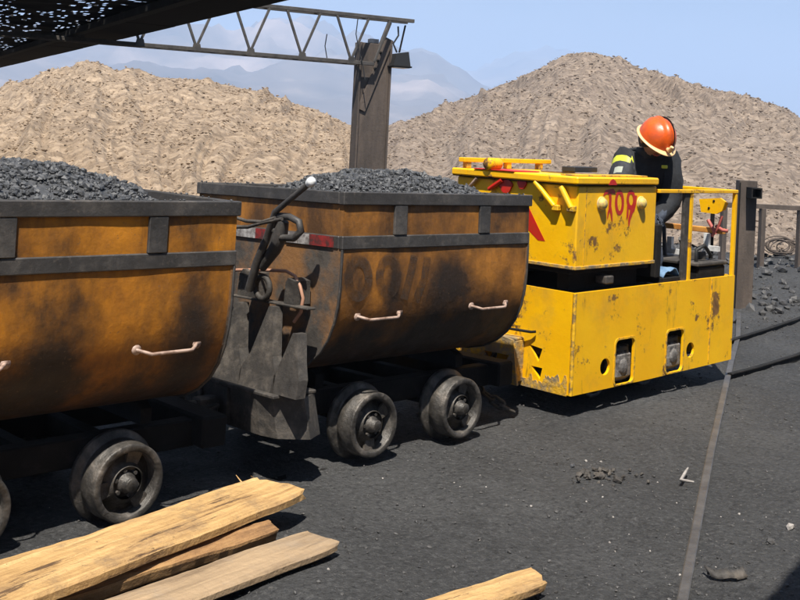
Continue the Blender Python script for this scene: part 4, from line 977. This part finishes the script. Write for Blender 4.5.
for rr, zz in ((0.126, 0.003), (0.143, -0.006), (0.1445, -0.010), (0.126, -0.004)):
    for i in range(NA):
        a = 2*math.pi*i/NA; e = 0.022*max(0, math.cos(a))**2 if rr > 0.14 else 0; vs.append(hatv((rr+e)*math.cos(a), rr*math.sin(a), zz))
MB().add(vs, [(j*NA+i, j*NA+(i+1) % NA, ((j+1) % 4)*NA+(i+1) % NA, ((j+1) % 4)*NA+i) for j in range(4) for i in range(NA)], True).build('rim', M_brim, hat)
mb = MB().tube([hatv(0.118, 0, 0.02), hatv(0.150, 0, 0.025), hatv(0.152, 0, 0.06)], [0.012, 0.016, 0.012], 8); mb.build('lamp_clip', M_brim, hat)
MB().ribbon([hatv(0.13*math.cos(t), 0.035, 0.14*math.sin(t)+0.006) for t in [0.15+2.6*k/16 for k in range(17)]], 0.012, HSD, 0.001).build('crease_strap', M_frame, hat)

# ------------------------------------------------------------------ timber boards
def plank(p, q, wd, th, m, label, seed, bend=0.0, tipcut=0.5, twist=0.0, wj=0.07, N=90, edge=False):
    p, q = Vector(p), Vector(q); d = q-p; L = d.length; d.normalize(); sd = Vector((0, 0, 1)).cross(d).normalized(); up = d.cross(sd)
    vs, fs = [], []; K = 19
    for k in range(N+1):
        t = k/N; tw = twist*t
        wl = wd/2*(1+wj*fbm(t*5, seed, 0, 5)); wr = wd/2*(1+wj*fbm(t*5, seed+9, 0, 5))
        tt = th*(1+0.12*fbm(t*5, seed, 5, 2))
        bow = bend*math.sin(math.pi*t)
        ring = []
        for u, v in ((-1, -0.3), (-0.9, -0.5), (-0.6, -0.5), (-0.2, -0.5), (0.2, -0.5), (0.6, -0.5), (0.9, -0.5), (1, -0.3), (1, 0.3), (0.92, 0.5), (0.75, 0.5), (0.5, 0.5), (0.25, 0.5), (0, 0.5), (-0.25, 0.5), (-0.5, 0.5), (-0.75, 0.5), (-0.92, 0.5), (-1, 0.3)):
            uu = u*(wl if u < 0 else wr)
            if t > 0.93: uu *= 1-0.12*((t-0.93)/0.07)**2
            s_ = t*L + (u*tipcut*wd/2 if t > 0.9 else 0)*((t-0.9)/0.1 if t > 0.9 else 0)
            s_ += (0.035*wd/0.2*noise.noise((u*2.3, v*3, seed+4)) if t > 0.985 else 0)
            vv = v*tt + 0.10*th*noise.noise((s_*5, uu*45, seed)) + 0.05*th*noise.noise((s_*22, uu*90, seed+3)) + (0.06*th if abs(u) < 0.7 and v > 0 else 0)
            cu, su = math.cos(tw), math.sin(tw)
            ring.append(d*s_ + sd*(uu*cu - vv*su + bow) + up*(uu*su + vv*cu) + Vector((0, 0, 0)))
        vs += ring
    for k in range(N):
        for j in range(K): fs.append((k*K+j, k*K+(j+1) % K, (k+1)*K+(j+1) % K, (k+1)*K+j))
    fs.append(tuple(range(K))[::-1]); fs.append(tuple(N*K+j for j in range(K)))
    # local x runs along the grain
    R = Matrix((d, sd, up)).transposed(); Ri = R.transposed()
    mb = MB(); mb.add([Ri @ v for v in vs], fs)
    o = mb.build('plank', m, loc=p); o.rotation_euler = R.to_euler()
    return tag(o, label, 'plank', 'rough timber boards on the ground')
plank((-2.35, -1.045, 0.085), (-0.42, -0.705, 0.100), 0.262, 0.040, M_wood, 'broad golden board lying on top of the timber pile', 1.0, tipcut=-0.10, twist=0.03)
plank((-2.30, -0.75, 0.030), (-1.00, -0.615, 0.032), 0.13, 0.04, M_wood, 'pale board half hidden behind the broad golden board', 4.0, tipcut=0.3)
plank((-2.35, -1.06, 0.034), (-0.60, -0.895, 0.040), 0.075, 0.045, M_wood2, 'narrow rough slab with bark edge squeezed beneath the broad board', 7.0, bend=0.02, tipcut=0.2, twist=0.35, wj=0.30)
plank((-2.35, -1.21, 0.024), (-0.51, -1.068, 0.032), 0.185, 0.030, M_wood3, 'greyish board lying nearest the viewer beside the timber pile', 12.0, tipcut=0.05, twist=0.0)
plank((-1.50, -1.62, 0.026), (-0.17, -1.760, 0.034), 0.125, 0.034, M_wood, 'short yellow board end poking up alone at the bottom edge', 17.0, tipcut=0.25)
sp = un(170, 483+0, 'z', 0.1)
for k, (a, b_) in enumerate((((243, 484), (236, 475)), ((255, 479), (251, 476)))):
    pa, pb = un(*a, 'z', 0.105), un(*b_, 'z', 0.13)
    tag(MB().tube([pa, pb], [0.004, 0.001], 5).build('splinter', M_wood), ('longer' if k == 0 else 'shorter')+' pale splinter sticking up behind the broad golden board', 'splinter')

# ------------------------------------------------------------------ rails
def rail(pts, hgt, wd, label, m=M_frame, base=-0.07):
    mb = MB(); P = [Vector((x, y, 0)) for x, y in pts]; vs = []
    prof = [(-wd*0.9, base), (-wd*0.22, base+0.01), (-wd*0.22, hgt-wd*0.35), (-wd/2, hgt-wd*0.28), (-wd/2, hgt-0.003), (-wd/2+0.004, hgt), (wd/2-0.004, hgt), (wd/2, hgt-0.003), (wd/2, hgt-wd*0.28), (wd*0.22, hgt-wd*0.35), (wd*0.22, base+0.01), (wd*0.9, base)]
    for k, p in enumerate(P):
        d = (P[min(k+1, len(P)-1)]-P[max(k-1, 0)]).normalized(); s_ = Vector((-d.y, d.x, 0))
        for u, z in prof: vs.append(p+s_*u+Vector((0, 0, z)))
    n = len(prof)
    mb.add(vs, [(k*n+j, k*n+(j+1) % n, (k+1)*n+(j+1) % n, (k+1)*n+j) for k in range(len(P)-1) for j in range(n)])
    mb.add(vs[:n], [tuple(range(n))]); mb.add(vs[-n:], [tuple(range(n))])
    return tag(mb.build('rail', m), label, 'rail', 'track rails')
M_railtop = mat('worn_rail', lambda H: (H.ramp(H.noise(9, 6, 0.7), [(0.3, (0.055, 0.051, 0.048)), (0.7, (0.12, 0.11, 0.10))]), H.ramp(H.noise(6, 4), [(0.3, 0.35), (0.7, 0.6)])), metal=0.2, bump=0.3)
A, B, Cc, D_ = un(680, 612, 'z', 0.012), un(711, 450, 'z', 0.012), un(731, 362, 'z', 0.012), un(738, 336, 'z', 0.012)
pts = [(A.x-(B.x-A.x)*0.4, A.y-(B.y-A.y)*0.4)] + [(A.x*(1-t)**2+2*t*(1-t)*(2*B.x-0.5*(A.x+D_.x))+t*t*D_.x, A.y*(1-t)**2+2*t*(1-t)*(2*B.y-0.5*(A.y+D_.y))+t*t*D_.y) for t in [k/14 for k in range(15)]]
pts = [(A.x-(B.x-A.x)*0.4, A.y-(B.y-A.y)*0.4), (A.x, A.y), (B.x, B.y), (Cc.x, Cc.y), (D_.x, D_.y), (D_.x+1.2, D_.y+0.62)]
rail(pts, 0.012, 0.036, 'thin worn rail running from the bottom edge up to the locomotive rear', M_railtop)
rA = [(3.2, 0.12), (4.2, 0.13), (4.747, 0.150), (5.5, 0.235), (6.285, 0.34), (7.6, 0.56), (9.5, 0.95)]
rB = [(3.55, -0.474), (3.9, -0.475), (4.632, -0.43), (5.5, -0.33), (6.5, -0.17), (8.0, 0.10)]
rail(rA, 0.024, 0.034, 'black rail leading away behind the locomotive, the farther of the two'); rail(rB, 0.024, 0.034, 'black rail leading away behind the locomotive, the nearer of the two')
rail([(-3.2, -0.30), (3.15, -0.30)], -0.026, 0.05, 'near rail half buried in coal dust under the wagons', M_frame)
rail([(-3.2, 0.30), (3.15, 0.30)], -0.026, 0.05, 'far rail half buried in coal dust under the wagons', M_frame)

# ------------------------------------------------------------------ fence at right
gp = un(741, 307, 'z', 0.0)
post = empty('fence_post', gp); tag(post, 'thick dark steel post standing just behind the locomotive cab', 'post')
ang = 0.78
mb = MB(); hw = 0.085; H_ = 1.21
vz = Matrix.Rotation(ang, 3, 'Z')
def rb(a, b, ch=0.004): 
    t = MB().box(a, b, ch); return MB().add([vz @ Vector(v) for v in t.v], t.f)
rb((-hw*0.7, -hw, -0.1), (hw*0.7, hw, H_)).build('shaft', M_post, post)
rb((-hw*0.7-0.008, hw-0.012, 0.0), (-hw*0.7-0.001, hw, H_-0.02)).build('flange', M_frame, post)
mb = MB().prism([[(-0.05, -0.05), (0.05, -0.05), (0.05, 0.05), (-0.05, 0.05)], [(-0.038, -0.038), (0.038, -0.038), (0.038, 0.038), (-0.038, 0.038)]], lambda u, v, w_: vz @ Vector((-hw*0.7-0.002-w_, u-0.03, 1.10+v)), 0.16)
mb.build('stub_tube', M_frame, post)
f0 = [un(760, 268, 'z', -0.02), un(798, 269, 'z', -0.02)]
fr = empty('railing', f0[0]); tag(fr, 'low rusty railing with a single top rail in front of the waste heap', 'railing')
dirf = (f0[1]-f0[0]); dirf.z = 0; stp = dirf.length; dirf.normalize()
tops = un(760, 207, 'x', f0[0].x).z
for k in range(-1, 6):
    p = f0[0]+dirf*stp*k; 
    mb = MB().bar((p.x, p.y, -0.15), (p.x+0.01*math.sin(k*3), p.y, tops-0.015), 0.085, 0.06, up=dirf); mb.v = [tuple(Vector(v)-f0[0]) for v in mb.v]
    mb.build('railing_post', M_post, fr)
a, b_ = f0[0]-dirf*stp*1.15, f0[0]+dirf*stp*5.1
mb = MB().bar((a.x, a.y, tops+0.015), (b_.x, b_.y, tops-0.01), 0.06, 0.06); mb.v = [tuple(Vector(v)-f0[0]) for v in mb.v]
mb.build('top_rail', M_post, fr)
# rusty wire tangle on the heap side
q = un(781, 262, 'z', 0.0); mb = MB(); q = q + (q-CAM).normalized()*0.6; q.z = 0
pts = []
for k in range(260):
    a = k*0.27; r = 0.13+0.09*noise.noise((k*0.045, 1, 0)); cx_ = 0.16*noise.noise((k*0.022, 5, 0)); pts.append((r*math.cos(a)+cx_, -r*math.cos(a)-cx_+0.05*noise.noise((k*0.03, 2, 2)), 0.17+r*0.75*math.sin(a)+0.06*noise.noise((k*0.05, 9, 0))))
tag(mb.tube(pts, 0.008, 5).build('wire_coil', M_post, loc=q), 'rusty tangle of wire leaning at the foot of the heap behind the railing', 'wire coil')

# ------------------------------------------------------------------ gantry, post and dark roof
cb = dep(369, 170, 12); ct = dep(372, 43, 12); cbase = Vector((cb.x, cb.y, 0))
tdir = (dep(110, 41, 10.7)-dep(372, 64, 12)); tdir.z = 0; tdir.normalize()     # towards the left end of the truss
tn = Vector((-tdir.y, tdir.x, 0)); tn = tn if tn.dot(Tw) > 0 else -tn            # truss normal facing the viewer
col_ = empty('gantry_post', cbase); tag(col_, 'broad rusty steel post carrying the end of the lattice truss', 'post')
RT = Matrix((tdir, tn, Vector((0, 0, 1)))).transposed()
def tb(mb): mb.v = [tuple(RT @ Vector(v)) for v in mb.v]; return mb
HT = ct.z
tb(MB().box((-0.20, -0.10, -0.2), (0.185, -0.002, HT), 0.006)).build('web_plate', M_post, col_)
for xx in (-0.203, 0.168):
    tb(MB().box((xx, -0.13, -0.2), (xx+0.02, 0.03, HT+0.001), 0.004)).build('flange', M_post, col_)
tb(MB().bar((-0.17, 0.012, HT+0.06), (0.14, 0.012, HT-0.75), 0.10, 0.012, up=(0, 1, 0))).build('shadow_brace', M_post, col_)  # added brace, its shadow makes the dark diagonal on the post
tb(MB().box((-0.05, -0.08, HT+0.001), (0.06, -0.01, HT+0.05), 0.005)).build('wood_block', M_chip, col_)
for k in range(3): tb(MB().lathe([(0, 0.03), (0.014, 0.03), (0.016, 0.018)], 8, 'y', (-0.06+0.03*k, 0.0, HT-0.10-0.09*k))).build('bolt', M_frame, col_)
# truss
tz0 = dep(343, 62, 11.85).z; tz1 = dep(395, 20, 12.1).z
tr = empty('lattice_truss', cbase + tn*0.09); tag(tr, 'thin dark lattice truss reaching from the post to the dark roof', 'truss')
Ltr = 6.0
for zz, a0 in ((tz0, 0.05), (tz1, -0.42)):
    for dy in (0.0, 0.16):
        mb = MB().box((a0, -dy-0.02, zz-0.020), (Ltr, -dy+0.02, zz+0.020), 0.003)
        tb(mb).build('chord', M_truss, tr)
s0 = 0.33
for k in range(11):
    xb = s0+0.575*k
    for dx in (-0.19, 0.19):
        tb(MB().bar((xb, 0.008, tz0+0.02), (xb+dx, 0.008, tz1-0.02), 0.026, 0.022, up=(0, 1, 0))).build('web_bar', M_truss, tr)
    tb(MB().prism([[(-0.05, -0.018), (0.05, -0.018), (0.035, 0.055), (-0.035, 0.055)]], lambda u, v, w_: Vector((xb+u, 0.0215+w_, tz0+v)), 0.006)).build('node_plate', M_truss, tr)
    tb(MB().box((xb-0.015, -0.14, tz0-0.012), (xb+0.015, -0.02, tz0+0.012))).build('tie', M_truss, tr)
    tb(MB().box((xb-0.205, -0.14, tz1-0.012), (xb-0.175, -0.02, tz1+0.012))).build('tie', M_truss, tr)
tb(MB().bar((0.05, 0.008, tz0+0.02), (-0.12, 0.008, tz1-0.02), 0.026, 0.022, up=(0, 1, 0))).build('web_bar', M_truss, tr)
tb(MB().bar((-0.02, -0.16, tz0+0.02), (-0.20, -0.16, tz1-0.02), 0.05, 0.022, up=(0, 1, 0))).build('web_bar', M_truss, tr)
# loose wires hanging from the truss
for (pts, lab) in ((((358, 18), (356, 34), (359, 50), (363, 66), (365, 80)), 'long loose black wire dangling from the truss beside the post'), (((327, 34), (325, 46), (327, 58)), 'short loose black wire dangling inside the truss')):
    tag(MB().tube([dep(x, y, 11.8) for x, y in pts], 0.006, 5).build('loose_wire', M_black), lab, 'wire')
# floodlight at the end of the truss
fl = empty('floodlight', dep(399, 57, 12.1)); tag(fl, 'black floodlight hanging off the right end of the truss', 'floodlight')
tb(MB().prism([[(-0.11, -0.10), (0.10, -0.10), (0.07, 0.03), (-0.08, 0.06)]], lambda u, v, w_: Vector((u, -0.08+w_, v)), 0.16)).build('housing', M_black, fl)
tb(MB().box((-0.12, -0.10, -0.118), (0.115, 0.10, -0.101), 0.003)).build('bezel', M_frame, fl)
tb(MB().box((-0.10, -0.085, -0.124), (0.095, 0.085, -0.119))).build('lens', M_glass, fl)
tb(MB().bar((0.0, 0.0, 0.05), (-0.06, 0.0, 0.36), 0.03, 0.012)).build('bracket', M_frame, fl)
tb(MB().tube([(0.03, 0.0, 0.05), (0.09, 0.02, 0.14), (0.02, 0.0, 0.24), (0.03, 0.0, 0.34)], 0.010, 6)).build('flex', M_black, fl)
# dark roof: solid eave sheets and pierced shade net behind them
RZ_ = 2.33
e0, e1 = un(290, 0, 'z', RZ_), un(0, 68, 'z', RZ_)
ed = (e1-e0); ed.z = 0; ed.normalize(); en = Vector((-ed.y, ed.x, 0)); en = en if en.x < 0 else -en   # into the roof
rf0 = e0 - ed*1.3
roof = empty('shade_roof', (rf0.x, rf0.y, 0)); tag(roof, 'dark low roof of torn shade net hanging over the top left corner', 'roof')
def RP(s_, d_, z): p = ed*s_+en*d_; return Vector((p.x, p.y, z))
Lr = 22.0; band_w = (un(150, 5, 'z', RZ_)-e0).dot(en)
def rbox(s0_, s1_, d0, d1, z0, z1, nm, m_, ch=0.004):
    t = MB().box((s0_, d0, z0), (s1_, d1, z1), ch); mb = MB(); mb.add([RP(v[0], v[1], v[2]) for v in t.v], t.f); return mb.build(nm, m_, roof)
k = 0; s_ = 0
while s_ < Lr:
    rbox(s_, s_+1.996, 0.0, band_w, RZ_+0.002*(k % 2), RZ_+0.03+0.002*(k % 2), 'eave_sheet', M_roof); s_ += 2.0; k += 1
rbox(0, Lr, -0.02, 0.05, RZ_+0.034, RZ_+0.10, 'eave_beam', M_frame)
rbox(0, Lr, band_w-0.04, band_w+0.04, RZ_-0.06, RZ_-0.002, 'purlin', M_frame)
for d_ in (band_w+2.2, band_w+4.4): rbox(0, Lr, d_-0.04, d_+0.04, RZ_-0.06, RZ_-0.002, 'purlin', M_frame)
# net sheet: a fine grid with a share of its cells torn open
mb = MB(); cs, cd = 0.060, 0.024; ns, nd = int(Lr/cs), int(5.2/cd); idx = {}
def gv_(i, j):
    if (i, j) not in idx:
        idx[(i, j)] = len(mb.v); mb.v.append(tuple(RP(i*cs+0.02*noise.noise((i, j, 1)), band_w+j*cd+0.01*noise.noise((i, j, 2)), RZ_+0.012+0.02*noise.noise((i*0.2, j*0.06, 4)))))
    return idx[(i, j)]
for i in range(ns):
    for j in range(nd):
        torn = noise.noise((i*0.18, j*0.14, 7.7)) > -0.1 and random.random() < 0.12
        if torn: continue
        mb.f.append((gv_(i, j), gv_(i+1, j), gv_(i+1, j+1), gv_(i, j+1))); mb.sm.append(False)
o = mb.build('shade_net', M_roof, roof)
for s_ in (2.5, 12.0):
    for d_ in (0.1, 4.9): rbox(s_-0.05, s_+0.05, d_-0.05, d_+0.05, -0.2, RZ_-0.001 if d_ < 4.95 else RZ_-0.062, 'roof_post', M_post) if (d_ > 1) else None

# ------------------------------------------------------------------ unseen shelter added to shade the lower right corner and block sky light
sh = empty('added_shelter', (-2.0, -6.5, 0)); tag(sh, 'unseen sheet-roofed shelter added to cast the lower right shadow and cut sky light', 'shelter')
z_s = 3.0; off = Vector((-SUN.x/SUN.z, -SUN.y/SUN.z, 0))*z_s
s1, s2 = un(765, 600, 'z', 0)-off, un(800, 560, 'z', 0)-off
dd = (s2-s1); dd.z = 0; dd.normalize(); nn = Vector((dd.y, -dd.x, 0))
for k in range(15):
    a = s1 + dd*(-8.0+1.0*k); mb = MB(); vs = []; Nn = 17
    for j in (0, 1):
        for i in range(Nn):
            t = i/(Nn-1); p = a+dd*t*0.998+nn*(7.5*j); vs.append((p.x+2.0, p.y+6.5, z_s+0.012*math.cos(t*2*math.pi*4)+0.12*j))
    mb.add(vs, [(i, i+1, Nn+i+1, Nn+i) for i in range(Nn-1)], True); mb.build('added_roof_sheet', M_sheet, sh)
for s_ in (-7.7, -0.5, 6.6):
    for d_ in ((0.3, 7.1) if s_ != -0.5 else (7.1,)):
        p = s1+dd*s_+nn*d_; MB().box((p.x+2.0-0.05, p.y+6.5-0.05, -0.1), (p.x+2.0+0.05, p.y+6.5+0.05, z_s-0.02), 0.004).build('added_shelter_post', M_post, sh)

for k in range(15):     # back wall added to block sky and horizon light from behind the camera
    a = s1 + dd*(-8.0+1.0*k) + nn*7.4; b_ = a + dd*0.998; n2 = nn*0.02
    MB().add([(p.x+2.0, p.y+6.5, z) for z in (-0.05, z_s+0.09) for p in (a, b_, b_+n2, a+n2)], [(0, 1, 2, 3), (4, 5, 6, 7), (0, 1, 5, 4), (1, 2, 6, 5), (2, 3, 7, 6), (3, 0, 4, 7)]).build('blocker_sheet', M_post, sh)
